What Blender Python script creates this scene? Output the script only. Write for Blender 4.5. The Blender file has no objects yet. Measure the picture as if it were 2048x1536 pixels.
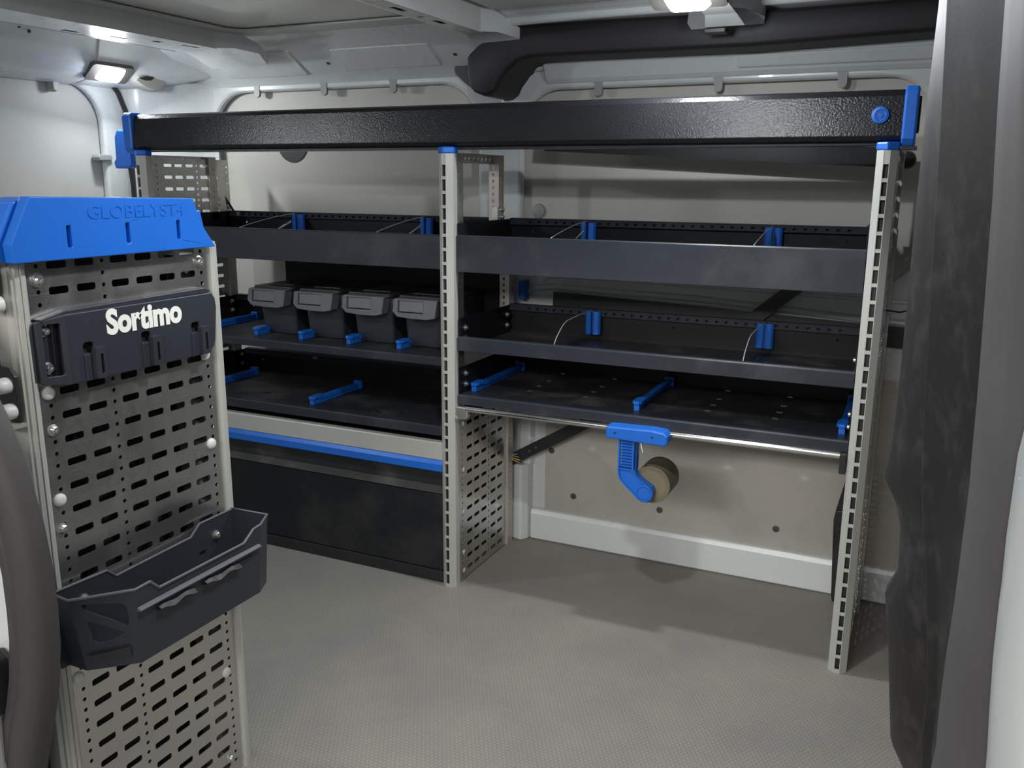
import bpy, bmesh, math, random
from mathutils import Vector, Matrix
from mathutils.geometry import delaunay_2d_cdt

random.seed(7)
scn = bpy.context.scene
C = scn.collection

# ------------------------------------------------------------------ camera
F_PX = 1773.98
cam_d = bpy.data.cameras.new('camera')
cam_d.sensor_fit = 'HORIZONTAL'; cam_d.sensor_width = 36.0
cam_d.lens = F_PX / 2048 * 36.0
cam_d.clip_start = 0.02
cam = bpy.data.objects.new('camera', cam_d); C.objects.link(cam)
YAW, PITCH, ROLL = 0.4354, 0.2259, 0.0067
fw = Vector((-math.sin(YAW) * math.cos(PITCH), math.cos(YAW) * math.cos(PITCH), -math.sin(PITCH)))
rt = Vector((math.cos(YAW), math.sin(YAW), 0)); up = rt.cross(fw)
rt2 = rt * math.cos(ROLL) + up * math.sin(ROLL); up2 = rt2.cross(fw)
m3 = Matrix((rt2, up2, -fw)).transposed()
cam.matrix_world = Matrix.Translation((1.1074, -1.9998, 1.0927)) @ m3.to_4x4()
scn.camera = cam

# ------------------------------------------------------------------ world, garage lights, exposure
w = bpy.data.worlds.new('garage'); scn.world = w; w.use_nodes = True
w.node_tree.nodes['Background'].inputs[0].default_value = (0.93, 0.97, 1.0, 1)
w.node_tree.nodes['Background'].inputs[1].default_value = 0.20

def area(name, loc, target, sx, sy, power, col):
    l = bpy.data.lights.new(name, 'AREA'); l.shape = 'RECTANGLE'; l.size = sx; l.size_y = sy
    l.energy = power; l.color = col
    o = bpy.data.objects.new(name, l); C.objects.link(o); o.location = loc
    o.rotation_euler = (Vector(target) - Vector(loc)).to_track_quat('-Z', 'Y').to_euler()
    return o
# fluorescent tubes of the garage ceiling, behind and above the open sliding door
area('garage_light', (0.3, -6.2, 2.75), (0.2, 0.2, 0.6), 3.6, 0.5, 190, (1.0, 0.975, 0.93))
area('garage_light', (3.2, -4.6, 2.75), (0.2, 0.2, 0.6), 1.6, 0.5, 60, (1.0, 0.975, 0.93))
scn.view_settings.view_transform = 'Standard'
scn.view_settings.look = 'None'
scn.view_settings.gamma = 1.0
scn.view_settings.use_curve_mapping = False
scn.view_settings.exposure = 0.0

# ------------------------------------------------------------------ materials
def nt(name):
    m = bpy.data.materials.new(name); m.use_nodes = True
    t = m.node_tree; b = t.nodes['Principled BSDF']
    return m, t, b
def node(t, kind, **kw):
    n = t.nodes.new(kind)
    for k, v in kw.items(): setattr(n, k, v)
    return n
def coords(t): return node(t, 'ShaderNodeTexCoord').outputs['Object']
def paint(name, col, rough=0.4, metal=0.0, var=0.06, scale=6.0, bump=0.0, bscale=200.0, spec=0.5, coat=0.0, dirt=None, dirt_scale=3.0, dirt_amt=0.5):
    m, t, b = nt(name)
    co = coords(t)
    nz = node(t, 'ShaderNodeTexNoise'); nz.inputs['Scale'].default_value = scale; nz.inputs['Detail'].default_value = 6
    t.links.new(co, nz.inputs['Vector'])
    mp = node(t, 'ShaderNodeMapRange'); mp.inputs['From Min'].default_value = 0.3; mp.inputs['From Max'].default_value = 0.7
    mp.inputs['To Min'].default_value = 1 - var; mp.inputs['To Max'].default_value = 1 + var
    t.links.new(nz.outputs['Fac'], mp.inputs['Value'])
    mul = node(t, 'ShaderNodeVectorMath', operation='SCALE'); mul.inputs[0].default_value = col
    t.links.new(mp.outputs['Result'], mul.inputs['Scale'])
    src = mul.outputs['Vector']
    if dirt:
        n2 = node(t, 'ShaderNodeTexNoise'); n2.inputs['Scale'].default_value = dirt_scale; n2.inputs['Detail'].default_value = 9; n2.inputs['Roughness'].default_value = 0.7
        t.links.new(co, n2.inputs['Vector'])
        m2 = node(t, 'ShaderNodeMapRange'); m2.inputs['From Min'].default_value = 0.5; m2.inputs['From Max'].default_value = 0.75
        m2.inputs['To Max'].default_value = dirt_amt
        t.links.new(n2.outputs['Fac'], m2.inputs['Value'])
        mx = node(t, 'ShaderNodeMix', data_type='RGBA'); mx.inputs[7].default_value = (*dirt, 1)
        t.links.new(m2.outputs['Result'], mx.inputs[0]); t.links.new(src, mx.inputs[6])
        src = mx.outputs[2]
    t.links.new(src, b.inputs['Base Color'])
    mr = node(t, 'ShaderNodeMapRange'); mr.inputs['To Min'].default_value = max(0, rough - 0.07); mr.inputs['To Max'].default_value = min(1, rough + 0.07)
    t.links.new(nz.outputs['Fac'], mr.inputs['Value']); t.links.new(mr.outputs['Result'], b.inputs['Roughness'])
    b.inputs['Metallic'].default_value = metal
    b.inputs['Specular IOR Level'].default_value = spec
    b.inputs['Coat Weight'].default_value = coat
    if bump:
        nb = node(t, 'ShaderNodeTexNoise'); nb.inputs['Scale'].default_value = bscale; nb.inputs['Detail'].default_value = 3
        t.links.new(co, nb.inputs['Vector'])
        bp = node(t, 'ShaderNodeBump'); bp.inputs['Strength'].default_value = bump; bp.inputs['Distance'].default_value = 0.002
        t.links.new(nb.outputs['Fac'], bp.inputs['Height']); t.links.new(bp.outputs['Normal'], b.inputs['Normal'])
    return m
WHITE = paint('white_body_paint', (0.62, 0.645, 0.64), 0.28, var=0.02, coat=0.2)
ROOFG = paint('grey_primer_roof', (0.56, 0.57, 0.56), 0.4, var=0.03)
BOARD = paint('beige_hardboard', (0.52, 0.505, 0.455), 0.55, var=0.05, scale=4, bump=0.05, dirt=(0.36, 0.34, 0.30), dirt_scale=2.2, dirt_amt=0.25)
LOWBOARD = paint('taupe_hardboard', (0.46, 0.44, 0.395), 0.5, var=0.05, scale=4, bump=0.05, dirt=(0.25, 0.24, 0.22), dirt_scale=5, dirt_amt=0.45)
HEADB = paint('beige_headliner', (0.64, 0.62, 0.54), 0.3, var=0.04, scale=3, coat=0.25)
ANTH = paint('anthracite_powder_coat', (0.021, 0.026, 0.035), 0.42, spec=0.35, var=0.12, scale=5, bump=0.08, bscale=700, dirt=(0.12, 0.12, 0.115), dirt_scale=5, dirt_amt=0.28)
TRAYIN = paint('dusty_black_tray', (0.018, 0.019, 0.022), 0.5, var=0.2, scale=5, dirt=(0.13, 0.125, 0.115), dirt_scale=6, dirt_amt=0.65)
TRAYWALL = paint('black_tray_wall', (0.008, 0.0085, 0.010), 0.5, var=0.12, scale=5, spec=0.25)
BLACKP = paint('black_plastic', (0.018, 0.018, 0.020), 0.42, var=0.15, scale=8, bump=0.06, bscale=900)
BINM = paint('charcoal_plastic', (0.024, 0.0275, 0.036), 0.42, var=0.08, bump=0.06, bscale=900)
GRIPM = paint('grey_grip_plastic', (0.11, 0.117, 0.128), 0.42, var=0.05)
BEAMM = paint('black_leather_grain_coat', (0.010, 0.010, 0.012), 0.27, var=0.02, bump=0.35, bscale=230, spec=0.4)
PILLAR = paint('scuffed_black_trim', (0.019, 0.0175, 0.018), 0.5, spec=0.3, var=0.2, scale=6, bump=0.05, bscale=800, dirt=(0.12, 0.115, 0.11), dirt_scale=28, dirt_amt=0.35)
RUBBER = paint('grey_rubber', (0.050, 0.046, 0.045), 0.6, var=0.06, scale=10, bump=0.1, bscale=600)
BLUE = paint('blue_plastic', (0.010, 0.130, 0.57), 0.37, var=0.05, scale=4, bump=0.03, bscale=900)
ALU = paint('anodised_aluminium', (0.50, 0.50, 0.46), 0.42, metal=0.25, var=0.03)
STEEL = paint('zinc_steel', (0.62, 0.62, 0.60), 0.3, metal=0.9, var=0.1, scale=30)
CHROME = paint('polished_steel_rod', (0.72, 0.72, 0.70), 0.18, metal=1.0, var=0.04)
WCAP = paint('white_plastic_cap', (0.62, 0.62, 0.59), 0.45, var=0.03)
CLIPM = paint('grey_clip', (0.30, 0.31, 0.31), 0.45, var=0.03)
DARK = paint('dark_grommet', (0.07, 0.065, 0.06), 0.55, var=0.1)
OLIVE = paint('olive_brown_tape', (0.155, 0.135, 0.085), 0.55, var=0.1, scale=20)
TORN = paint('torn_black_film', (0.02, 0.019, 0.02), 0.5)
YELLOW = paint('yellow_wire', (0.65, 0.5, 0.1), 0.5)
CONC = paint('garage_concrete', (0.30, 0.29, 0.28), 0.8, var=0.1)
WLETTER = paint('white_print', (0.82, 0.82, 0.76), 0.5, var=0.01)
SPINE = paint('galvanised_warm_reflection', (0.55, 0.50, 0.45), 0.4, metal=0.5, var=0.08)  # warm reflection seen on the rear posts is put into the base colour

def scratched_steel():
    m, t, b = nt('scratched_galvanised_sheet')
    co = coords(t)
    n1 = node(t, 'ShaderNodeTexNoise'); n1.inputs['Scale'].default_value = 9; n1.inputs['Detail'].default_value = 9; n1.inputs['Roughness'].default_value = 0.65; n1.inputs['Distortion'].default_value = 0.6
    t.links.new(co, n1.inputs['Vector'])
    mp = node(t, 'ShaderNodeMapping'); mp.inputs['Rotation'].default_value = (0.5, 0.3, 0.2); mp.inputs['Scale'].default_value = (30, 6, 160)
    t.links.new(co, mp.inputs['Vector'])
    n2 = node(t, 'ShaderNodeTexNoise'); n2.inputs['Scale'].default_value = 2.2; n2.inputs['Detail'].default_value = 4
    t.links.new(mp.outputs['Vector'], n2.inputs['Vector'])
    s2 = node(t, 'ShaderNodeMapRange'); s2.inputs['From Min'].default_value = 0.64; s2.inputs['From Max'].default_value = 0.74
    t.links.new(n2.outputs['Fac'], s2.inputs['Value'])
    cr = node(t, 'ShaderNodeMix', data_type='RGBA'); cr.inputs[6].default_value = (0.50, 0.49, 0.47, 1); cr.inputs[7].default_value = (0.64, 0.635, 0.61, 1)
    t.links.new(n1.outputs['Fac'], cr.inputs[0]); t.links.new(cr.outputs[2], b.inputs['Base Color'])
    b.inputs['Metallic'].default_value = 0.92
    r1 = node(t, 'ShaderNodeMapRange'); r1.inputs['From Min'].default_value = 0.35; r1.inputs['From Max'].default_value = 0.65; r1.inputs['To Min'].default_value = 0.17; r1.inputs['To Max'].default_value = 0.36
    t.links.new(n1.outputs['Fac'], r1.inputs['Value'])
    ad = node(t, 'ShaderNodeMath', operation='MULTIPLY_ADD'); ad.inputs[1].default_value = 0.12
    t.links.new(s2.outputs['Result'], ad.inputs[0]); t.links.new(r1.outputs['Result'], ad.inputs[2]); t.links.new(ad.outputs[0], b.inputs['Roughness'])
    return m
SHEET = scratched_steel()

def hex_floor():
    m, t, b = nt('hex_rubber_floor')
    co = coords(t)
    S = 105.0
    L = t.links.new
    sc = node(t, 'ShaderNodeVectorMath', operation='MULTIPLY'); sc.inputs[1].default_value = (S, S, 0); L(co, sc.inputs[0])
    def cell(off):
        a = node(t, 'ShaderNodeVectorMath', operation='ADD'); a.inputs[1].default_value = (off[0] + 1000, off[1] + 1000 * 1.7320508, 0); L(sc.outputs[0], a.inputs[0])
        md = node(t, 'ShaderNodeVectorMath', operation='MODULO'); md.inputs[1].default_value = (1, 1.7320508, 1); L(a.outputs[0], md.inputs[0])
        sb = node(t, 'ShaderNodeVectorMath', operation='SUBTRACT'); sb.inputs[1].default_value = (0.5, 0.8660254, 0); L(md.outputs[0], sb.inputs[0])
        ab = node(t, 'ShaderNodeVectorMath', operation='ABSOLUTE'); L(sb.outputs[0], ab.inputs[0])
        dt = node(t, 'ShaderNodeVectorMath', operation='DOT_PRODUCT'); dt.inputs[1].default_value = (0.5, 0.8660254, 0); L(ab.outputs[0], dt.inputs[0])
        sx = node(t, 'ShaderNodeSeparateXYZ'); L(ab.outputs[0], sx.inputs[0])
        mx = node(t, 'ShaderNodeMath', operation='MAXIMUM'); L(dt.outputs['Value'], mx.inputs[0]); L(sx.outputs[0], mx.inputs[1])
        return mx.outputs[0]
    mn = node(t, 'ShaderNodeMath', operation='MINIMUM'); L(cell((0, 0)), mn.inputs[0]); L(cell((0.5, 0.8660254)), mn.inputs[1])
    edge = node(t, 'ShaderNodeMapRange'); edge.inputs['From Min'].default_value = 0.40; edge.inputs['From Max'].default_value = 0.48
    L(mn.outputs[0], edge.inputs['Value'])
    n1 = node(t, 'ShaderNodeTexNoise'); n1.inputs['Scale'].default_value = 3.5; n1.inputs['Detail'].default_value = 8; n1.inputs['Roughness'].default_value = 0.62
    L(co, n1.inputs['Vector'])
    dirt = node(t, 'ShaderNodeMapRange'); dirt.inputs['From Min'].default_value = 0.35; dirt.inputs['From Max'].default_value = 0.7; L(n1.outputs['Fac'], dirt.inputs['Value'])
    c1 = node(t, 'ShaderNodeMix', data_type='RGBA'); c1.inputs[6].default_value = (0.225, 0.215, 0.20, 1); c1.inputs[7].default_value = (0.285, 0.27, 0.225, 1)
    L(dirt.outputs['Result'], c1.inputs[0])
    c2 = node(t, 'ShaderNodeMix', data_type='RGBA'); c2.inputs[7].default_value = (0.16, 0.15, 0.135, 1)
    fm = node(t, 'ShaderNodeMath', operation='MULTIPLY'); fm.inputs[1].default_value = 0.55; L(edge.outputs['Result'], fm.inputs[0])
    L(fm.outputs[0], c2.inputs[0]); L(c1.outputs[2], c2.inputs[6]); L(c2.outputs[2], b.inputs['Base Color'])
    b.inputs['Roughness'].default_value = 0.55; b.inputs['Specular IOR Level'].default_value = 0.3
    bp = node(t, 'ShaderNodeBump'); bp.inputs['Strength'].default_value = 0.5; bp.inputs['Distance'].default_value = 0.001; bp.invert = True
    L(edge.outputs['Result'], bp.inputs['Height']); L(bp.outputs['Normal'], b.inputs['Normal'])
    return m
FLOORM = hex_floor()

def acrylic():
    m, t, b = nt('clear_acrylic')
    b.inputs['Base Color'].default_value = (0.93, 0.95, 0.96, 1); b.inputs['Roughness'].default_value = 0.06
    b.inputs['Transmission Weight'].default_value = 1.0; b.inputs['IOR'].default_value = 1.12
    n = node(t, 'ShaderNodeTexNoise'); n.inputs['Scale'].default_value = 12; t.links.new(coords(t), n.inputs['Vector'])
    r = node(t, 'ShaderNodeMapRange'); r.inputs['To Min'].default_value = 0.02; r.inputs['To Max'].default_value = 0.14
    t.links.new(n.outputs['Fac'], r.inputs['Value']); t.links.new(r.outputs['Result'], b.inputs['Roughness'])
    return m
CLEAR = acrylic()
EDGE = paint('acrylic_cut_edge', (0.55, 0.57, 0.58), 0.4, var=0.02)
def led():
    m, t, b = nt('led_lens')
    b.inputs['Base Color'].default_value = (0.9, 0.9, 0.9, 1)
    b.inputs['Emission Color'].default_value = (0.93, 0.97, 1, 1); b.inputs['Emission Strength'].default_value = 14
    return m
LED = led()

# ------------------------------------------------------------------ mesh helpers
class MB:
    def __init__(s): s.v = []; s.f = []
    def add(s, vs, fs):
        o = len(s.v); s.v += [tuple(p) for p in vs]; s.f += [tuple(i + o for i in f) for f in fs]; return s
    def box(s, x0, x1, y0, y1, z0, z1):
        return s.add([(x0, y0, z0), (x1, y0, z0), (x1, y1, z0), (x0, y1, z0), (x0, y0, z1), (x1, y0, z1), (x1, y1, z1), (x0, y1, z1)],
                     [(3, 2, 1, 0), (4, 5, 6, 7), (0, 1, 5, 4), (1, 2, 6, 5), (2, 3, 7, 6), (3, 0, 4, 7)])
    def prism(s, poly, ax, a, b):
        """poly in the plane normal to axis ax ('X': (y,z), 'Y': (x,z), 'Z': (x,y)), from a to b"""
        def mk(p, t): return {'X': (t, p[0], p[1]), 'Y': (p[0], t, p[1]), 'Z': (p[0], p[1], t)}[ax]
        n = len(poly)
        return s.add([mk(p, a) for p in poly] + [mk(p, b) for p in poly],
                     [tuple(range(n))[::-1], tuple(range(n, 2 * n))] + [(i, (i + 1) % n, (i + 1) % n + n, i + n) for i in range(n)])
    def loft(s, rows, close=False):
        """rows of equally long point lists"""
        n = len(rows[0]); vs = [p for r in rows for p in r]; fs = []
        for i in range(len(rows) - 1):
            for j in range(n if close else n - 1):
                k = (j + 1) % n
                fs.append((i * n + j, i * n + k, (i + 1) * n + k, (i + 1) * n + j))
        return s.add(vs, fs)
    def tube(s, path, r, n=10, caps=True, flat=None):
        path = [Vector(p) for p in path]; rows = []
        ref = None
        for i, p in enumerate(path):
            d = (path[min(i + 1, len(path) - 1)] - path[max(i - 1, 0)]).normalized()
            if ref is None:
                ref = Vector((0, 0, 1)) if abs(d.z) < 0.9 else Vector((1, 0, 0))
            a = (ref - d * ref.dot(d)).normalized(); bb = d.cross(a); ref = a
            ra, rb = flat if flat else (r, r)
            rows.append([tuple(p + a * math.cos(2 * math.pi * k / n) * ra + bb * math.sin(2 * math.pi * k / n) * rb) for k in range(n)])
        o = len(s.v); s.loft(rows, True)
        if caps:
            s.f.append(tuple(range(o, o + n))[::-1]); e = o + n * (len(rows) - 1); s.f.append(tuple(range(e, e + n)))
        return s
    def lathe(s, c, axis, prof, n=20):
        """prof: list of (radius, offset along axis)"""
        ax = Vector(axis).normalized(); a = ax.orthogonal().normalized(); b = ax.cross(a); c = Vector(c)
        rows = [[tuple(c + ax * h + (a * math.cos(2 * math.pi * k / n) + b * math.sin(2 * math.pi * k / n)) * r) for k in range(n)] for r, h in prof]
        o = len(s.v); s.loft(rows, True)
        s.f.append(tuple(range(o, o + n))[::-1]); e = o + n * (len(rows) - 1); s.f.append(tuple(range(e, e + n)))
        return s
    def sheet(s, outline, holes, fn, w0, w1):
        """flat sheet with real holes; fn(u,v,w)->xyz, between w0 and w1"""
        vs = []; ed = []
        for lp in [outline] + holes:
            o = len(vs); n = len(lp); vs += [Vector(p) for p in lp]; ed.append(tuple(range(o, o + n)))
        ov, oe, of, *_ = delaunay_2d_cdt(vs, [], ed, 2, 1e-7)
        n = len(ov)
        cnt = {}
        fs = []
        for f in of:
            f = tuple(f)
            fs.append(f)
            for i in range(len(f)):
                a, b = f[i], f[(i + 1) % len(f)]; cnt[(a, b)] = 1
        allf = list(fs) + [tuple(i + n for i in f[::-1]) for f in fs]
        for (a, b) in cnt:
            if (b, a) not in cnt: allf.append((b, a, a + n, b + n))
        return s.add([fn(p[0], p[1], w0) for p in ov] + [fn(p[0], p[1], w1) for p in ov], allf)

def rrect(u0, u1, v0, v1, r, n=4):
    r = min(r, (u1 - u0) / 2 * 0.999, (v1 - v0) / 2 * 0.999); out = []
    for cx, cy, a0 in ((u1 - r, v1 - r, 0), (u0 + r, v1 - r, 90), (u0 + r, v0 + r, 180), (u1 - r, v0 + r, 270)):
        for k in range(n + 1):
            a = math.radians(a0 + 90 * k / n); out.append((cx + r * math.cos(a), cy + r * math.sin(a)))
    return out
def circ(u, v, r, n=10): return [(u + r * math.cos(2 * math.pi * k / n), v + r * math.sin(2 * math.pi * k / n)) for k in range(n)]
def rect(u0, u1, v0, v1): return [(u0, v0), (u1, v0), (u1, v1), (u0, v1)]
XZ = lambda u, v, w_: (u, w_, v)
YZ = lambda u, v, w_: (w_, u, v)
XY = lambda u, v, w_: (u, v, w_)

def wloc(o):
    p = Vector((0, 0, 0))
    while o: p += o.location; o = o.parent
    return p
def obj(name, mb, mat, parent=None, smooth=False, bevel=0.0, seg=2, loc=None):
    """one mesh object from world-space geometry; the origin follows the parent (or loc)"""
    base = wloc(parent) if parent else Vector(loc if loc else (0, 0, 0))
    me = bpy.data.meshes.new(name)
    me.from_pydata([tuple(Vector(p) - base) for p in mb.v], [], mb.f); me.validate()
    bm = bmesh.new(); bm.from_mesh(me); bmesh.ops.remove_doubles(bm, verts=bm.verts, dist=1e-6)
    bmesh.ops.recalc_face_normals(bm, faces=bm.faces); bm.to_mesh(me); bm.free()
    me.materials.append(mat)
    o = bpy.data.objects.new(name, me); C.objects.link(o)
    if parent: o.parent = parent
    else: o.location = base
    if bevel:
        md = o.modifiers.new('bevel', 'BEVEL'); md.width = bevel; md.segments = seg; md.limit_method = 'ANGLE'; md.angle_limit = math.radians(35)
    if smooth:
        for p in me.polygons: p.use_smooth = True
        me.set_sharp_from_angle(angle=math.radians(40))
    return o
def thing(name, label, cat, loc, group=None):
    o = bpy.data.objects.new(name, None); C.objects.link(o); o.location = loc; o.empty_display_size = 0.02
    o['label'] = label; o['category'] = cat
    if group: o['group'] = group
    return o
def tag(o, label, cat, group=None):
    o['label'] = label; o['category'] = cat
    if group: o['group'] = group
    return o
def struct(o, label=None):
    o['kind'] = 'structure'
    if label: o['label'] = label
    return o
def copy_tree(o, parent=None):
    c = o.copy(); C.objects.link(c)
    if parent: c.parent = parent
    for ch in list(o.children): copy_tree(ch, c)
    return c
_shared = {}
def inst(key, make, mat, name, at, parent, smooth=True):
    """small repeated part: the mesh is made once at the origin and shared"""
    if key not in _shared:
        mb = MB(); make(mb); me = bpy.data.meshes.new(name); me.from_pydata(mb.v, [], mb.f)
        bm = bmesh.new(); bm.from_mesh(me); bmesh.ops.recalc_face_normals(bm, faces=bm.faces); bm.to_mesh(me); bm.free()
        me.materials.append(mat)
        if smooth:
            for p in me.polygons: p.use_smooth = True
            me.set_sharp_from_angle(angle=math.radians(40))
        _shared[key] = me
    o = bpy.data.objects.new(name, _shared[key]); C.objects.link(o); o.parent = parent
    o.location = Vector(at) - wloc(parent)
    return o
def text_mesh(name, body, size, extrude, offset, mat, fn, parent):
    """lettering turned into a mesh; fn maps (u right, v up, w out) to world"""
    cu = bpy.data.curves.new(name, 'FONT'); cu.body = body; cu.size = size; cu.extrude = extrude; cu.offset = offset
    cu.resolution_u = 4; cu.align_x = 'CENTER'; cu.align_y = 'CENTER'
    to = bpy.data.objects.new(name, cu); C.objects.link(to)
    dg = bpy.context.evaluated_depsgraph_get(); me = bpy.data.meshes.new_from_object(to.evaluated_get(dg))
    bpy.data.objects.remove(to); bpy.data.curves.remove(cu)
    base = wloc(parent)
    for v in me.vertices: v.co = Vector(fn(*v.co)) - base
    me.materials.clear(); me.materials.append(mat); me.name = name
    o = bpy.data.objects.new(name, me); C.objects.link(o); o.parent = parent
    return o

# ------------------------------------------------------------------ the van body (setting)
FX0, FX1, FY0, FY1 = -1.36, 1.46, -1.40, 0.46
struct(obj('floor', MB().box(FX0, FX1, FY0, FY1, -0.02, 0.0), FLOORM), 'grey rubber van floor with a fine hexagon relief')
struct(obj('floor_outside', MB().box(-7, 8, -9, -1.40, -0.60, -0.55), CONC), 'concrete garage floor outside the open sliding door')
obj('sill_step', MB().box(0.1, 1.2, -1.42, -1.401, -0.35, 0.0), WHITE, bpy.data.objects['floor'])

# far side wall: white pressed sheet with board-filled openings
ow = MB().sheet([(-1.14, 0.0), (FX1, 0.0), (FX1, 1.46), (-0.10, 1.46), (-0.10, 1.40), (-1.14, 1.40)], [rrect(-1.127, -0.125, 0.55, 1.368, 0.13, 8), rrect(0.018, 1.085, 0.835, 1.340, 0.11, 8)], XZ, 0.40, 0.43)
wall = struct(obj('wall_back', ow, WHITE, None, False, 0.014, 3), 'white painted side wall of the van behind the shelving')
def board(x0, x1, z0, z1, y, mat, r=0.02):
    return obj('wall_panel', MB().sheet(rrect(x0, x1, z0, z1, r), [], XZ, y, y + 0.005), mat, wall)
board(-1.138, -0.11, 0.53, 1.38, 0.431, BOARD)
board(0.005, 1.10, 0.82, 1.35, 0.431, BOARD)
board(0.108, 1.44, 0.098, 0.60, 0.3945, LOWBOARD, 0.004)
board(-1.1, -0.12, 0.02, 0.50, 0.3945, LOWBOARD, 0.004)
# pressed beads under the right-hand opening
obj('pressed_bead', MB().tube([(-0.005, 0.402, 0.70), (0.004, 0.401, 0.735), (0.022, 0.401, 0.762), (0.062, 0.401, 0.782), (0.13, 0.401, 0.79), (0.27, 0.401, 0.786), (0.55, 0.401, 0.78), (0.98, 0.401, 0.754), (1.2, 0.401, 0.745)], 0.01, 12), WHITE, wall, True)
obj('pressed_bead', MB().tube([(0.09, 0.402, 0.806), (0.11, 0.401, 0.818), (0.16, 0.401, 0.822), (0.41, 0.401, 0.818), (0.69, 0.401, 0.813), (1.0, 0.401, 0.804), (1.2, 0.401, 0.80)], 0.006, 12), WHITE, wall, True)
obj('hinge_pillar', MB().prism([(-0.02, 0.405), (-0.01, 0.365), (0.045, 0.352), (0.060, 0.372), (0.066, 0.405)], 'Z', 0.0, 0.245), WHITE, wall, False, 0.006, 3)
obj('hinge_pillar', MB().prism([(0.02, 0.405), (0.025, 0.385), (0.062, 0.378), (0.072, 0.405)], 'Z', 0.24, 0.50), WHITE, wall, False, 0.005, 3)
# cant rail curving in to the roof
cr = [(0.40, 1.385), (0.392, 1.398), (0.37, 1.413), (0.33, 1.437), (0.285, 1.464), (0.262, 1.478), (0.245, 1.484), (0.236, 1.492), (0.215, 1.497), (0.19, 1.505), (0.17, 1.515)]
obj('cant_rail', MB().loft([[(x, y, z) for y, z in cr] for x in (-1.30, -0.7, -0.05)]), WHITE, wall, True)
cr2 = [(0.40, 1.385), (0.395, 1.45), (0.36, 1.487), (0.24, 1.492), (0.215, 1.499), (0.19, 1.505), (0.17, 1.515)]
obj('cant_rail', MB().loft([[(x, y, z) for y, z in cr2] for x in (-0.05, 0.7, FX1)]), WHITE, wall, True)
def on_rail(x, t):   # point on the sloping part of the rail
    return (x, 0.385 - 0.112 * t, 1.404 + 0.068 * t)
nrm = Vector((0, -0.52, -0.854))
def rail_patch(x0, x1, t0, t1, h):
    pts = rrect(x0, x1, t0, t1, 0.022); lo = [Vector(on_rail(*p)) - nrm * 0.002 for p in pts]; hi = [Vector(on_rail(x0 + (p[0] - x0) * 0.98 + 0.003, p[1] * 0.96 + 0.01)) + nrm * h for p in pts]
    n = len(pts); return MB().add(lo + hi, [tuple(range(n)), tuple(range(n, 2 * n))] + [(i, (i + 1) % n, (i + 1) % n + n, i + n) for i in range(n)])
obj('pressed_pad', rail_patch(-0.56, -0.22, 0.18, 0.92, 0.003), WHITE, wall, False, 0.002)
obj('gusset_plate', rail_patch(-1.02, -0.70, 0.10, 0.98, 0.004), WHITE, wall, False, 0.002)
for x, t in ((-0.60, 0.45), (-0.16, 0.5)):
    p = Vector(on_rail(x, t)); obj('hole_plug', MB().lathe(p, nrm, [(0.006, -0.002), (0.006, 0.0015), (0.003, 0.002)], 10), DARK, wall, True)
# stepped band under the black rail cover
obj('pressed_step', MB().prism([(0.40, 1.352), (0.388, 1.366), (0.372, 1.40), (0.36, 1.425), (0.40, 1.43)], 'X', 0.09, FX1), WHITE, wall, False, 0.006, 3)
obj('pressed_step', MB().prism([(0.40, 1.368), (0.379, 1.374), (0.364, 1.402), (0.40, 1.41)], 'X', 0.62, FX1), WHITE, wall, False, 0.005, 3)
obj('pressed_step', MB().tube([(-0.040, 0.398, 1.26), (-0.039, 0.398, 1.302), (-0.030, 0.397, 1.337), (-0.013, 0.396, 1.369), (0.018, 0.395, 1.390), (0.065, 0.394, 1.398), (0.12, 0.392, 1.399)], 0.009, 12), WHITE, wall, True)
obj('roof_lip', MB().tube([(0.03, 0.235, 1.490), (0.06, 0.22, 1.494), (0.3, 0.215, 1.497), (FX1, 0.215, 1.500)], 0.012, 12), WHITE, wall, True)

# push-in clips that hold the boards
def clip_mesh(m):
    m.add(*_pr([(-0.011, 0.004), (-0.011, -0.018), (-0.008, -0.026), (0, -0.0295), (0.008, -0.026), (0.011, -0.018), (0.011, 0.004)], -0.010, 0.0))
    m.add(*_pr([(-0.015, 0.004), (0.013, 0.004), (0.010, 0.010), (-0.011, 0.010)], -0.010, 0.0))
def _pr(poly, a, b):
    t = MB().prism(poly, 'Y', a, b); return t.v, t.f
for x, z in ((-0.935, 1.374), (-0.668, 1.372), (-0.412, 1.372), (0.245, 1.342), (0.572, 1.341), (0.874, 1.341)):
    inst('clip', clip_mesh, CLIPM, 'panel_clip', (x, 0.408, z + 0.006), wall, False)
def grom(m): m.lathe((0, 0, 0), (0, -1, 0), [(0.0095, -0.001), (0.0095, 0.001), (0.006, 0.0016), (0.0022, 0.0016), (0.0018, 0.0004)], 16)
for x, z in ((0.128, 0.292), (0.202, 0.157), (0.471, 0.158), (0.801, 0.158), (1.13, 0.158), (0.80, 0.40), (0.47, 0.40)):
    inst('grom', grom, DARK, 'panel_fastener', (x, 0.3945, z), wall)
obj('panel_clip', MB().lathe((0.06, 0.431, 1.005), (0, -1, 0), [(0.022, 0), (0.02, 0.008), (0.012, 0.010)], 16), CLIPM, wall, True)
obj('vent_hole_cover', MB().lathe((-0.824, 0.431, 1.205), (0, -1, 0), [(0.06, 0), (0.06, 0.003)], 28), BLACKP, wall, True)

# white sill strip along the foot of the wall
struct(obj('baseboard_back', MB().prism([(0.40, 0.0), (0.387, 0.0), (0.380, 0.004), (0.380, 0.085), (0.386, 0.098), (0.40, 0.102)], 'X', 0.066, FX1), WHITE, None, False, 0.003, 2), 'white painted sill strip along the foot of the wall')

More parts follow.
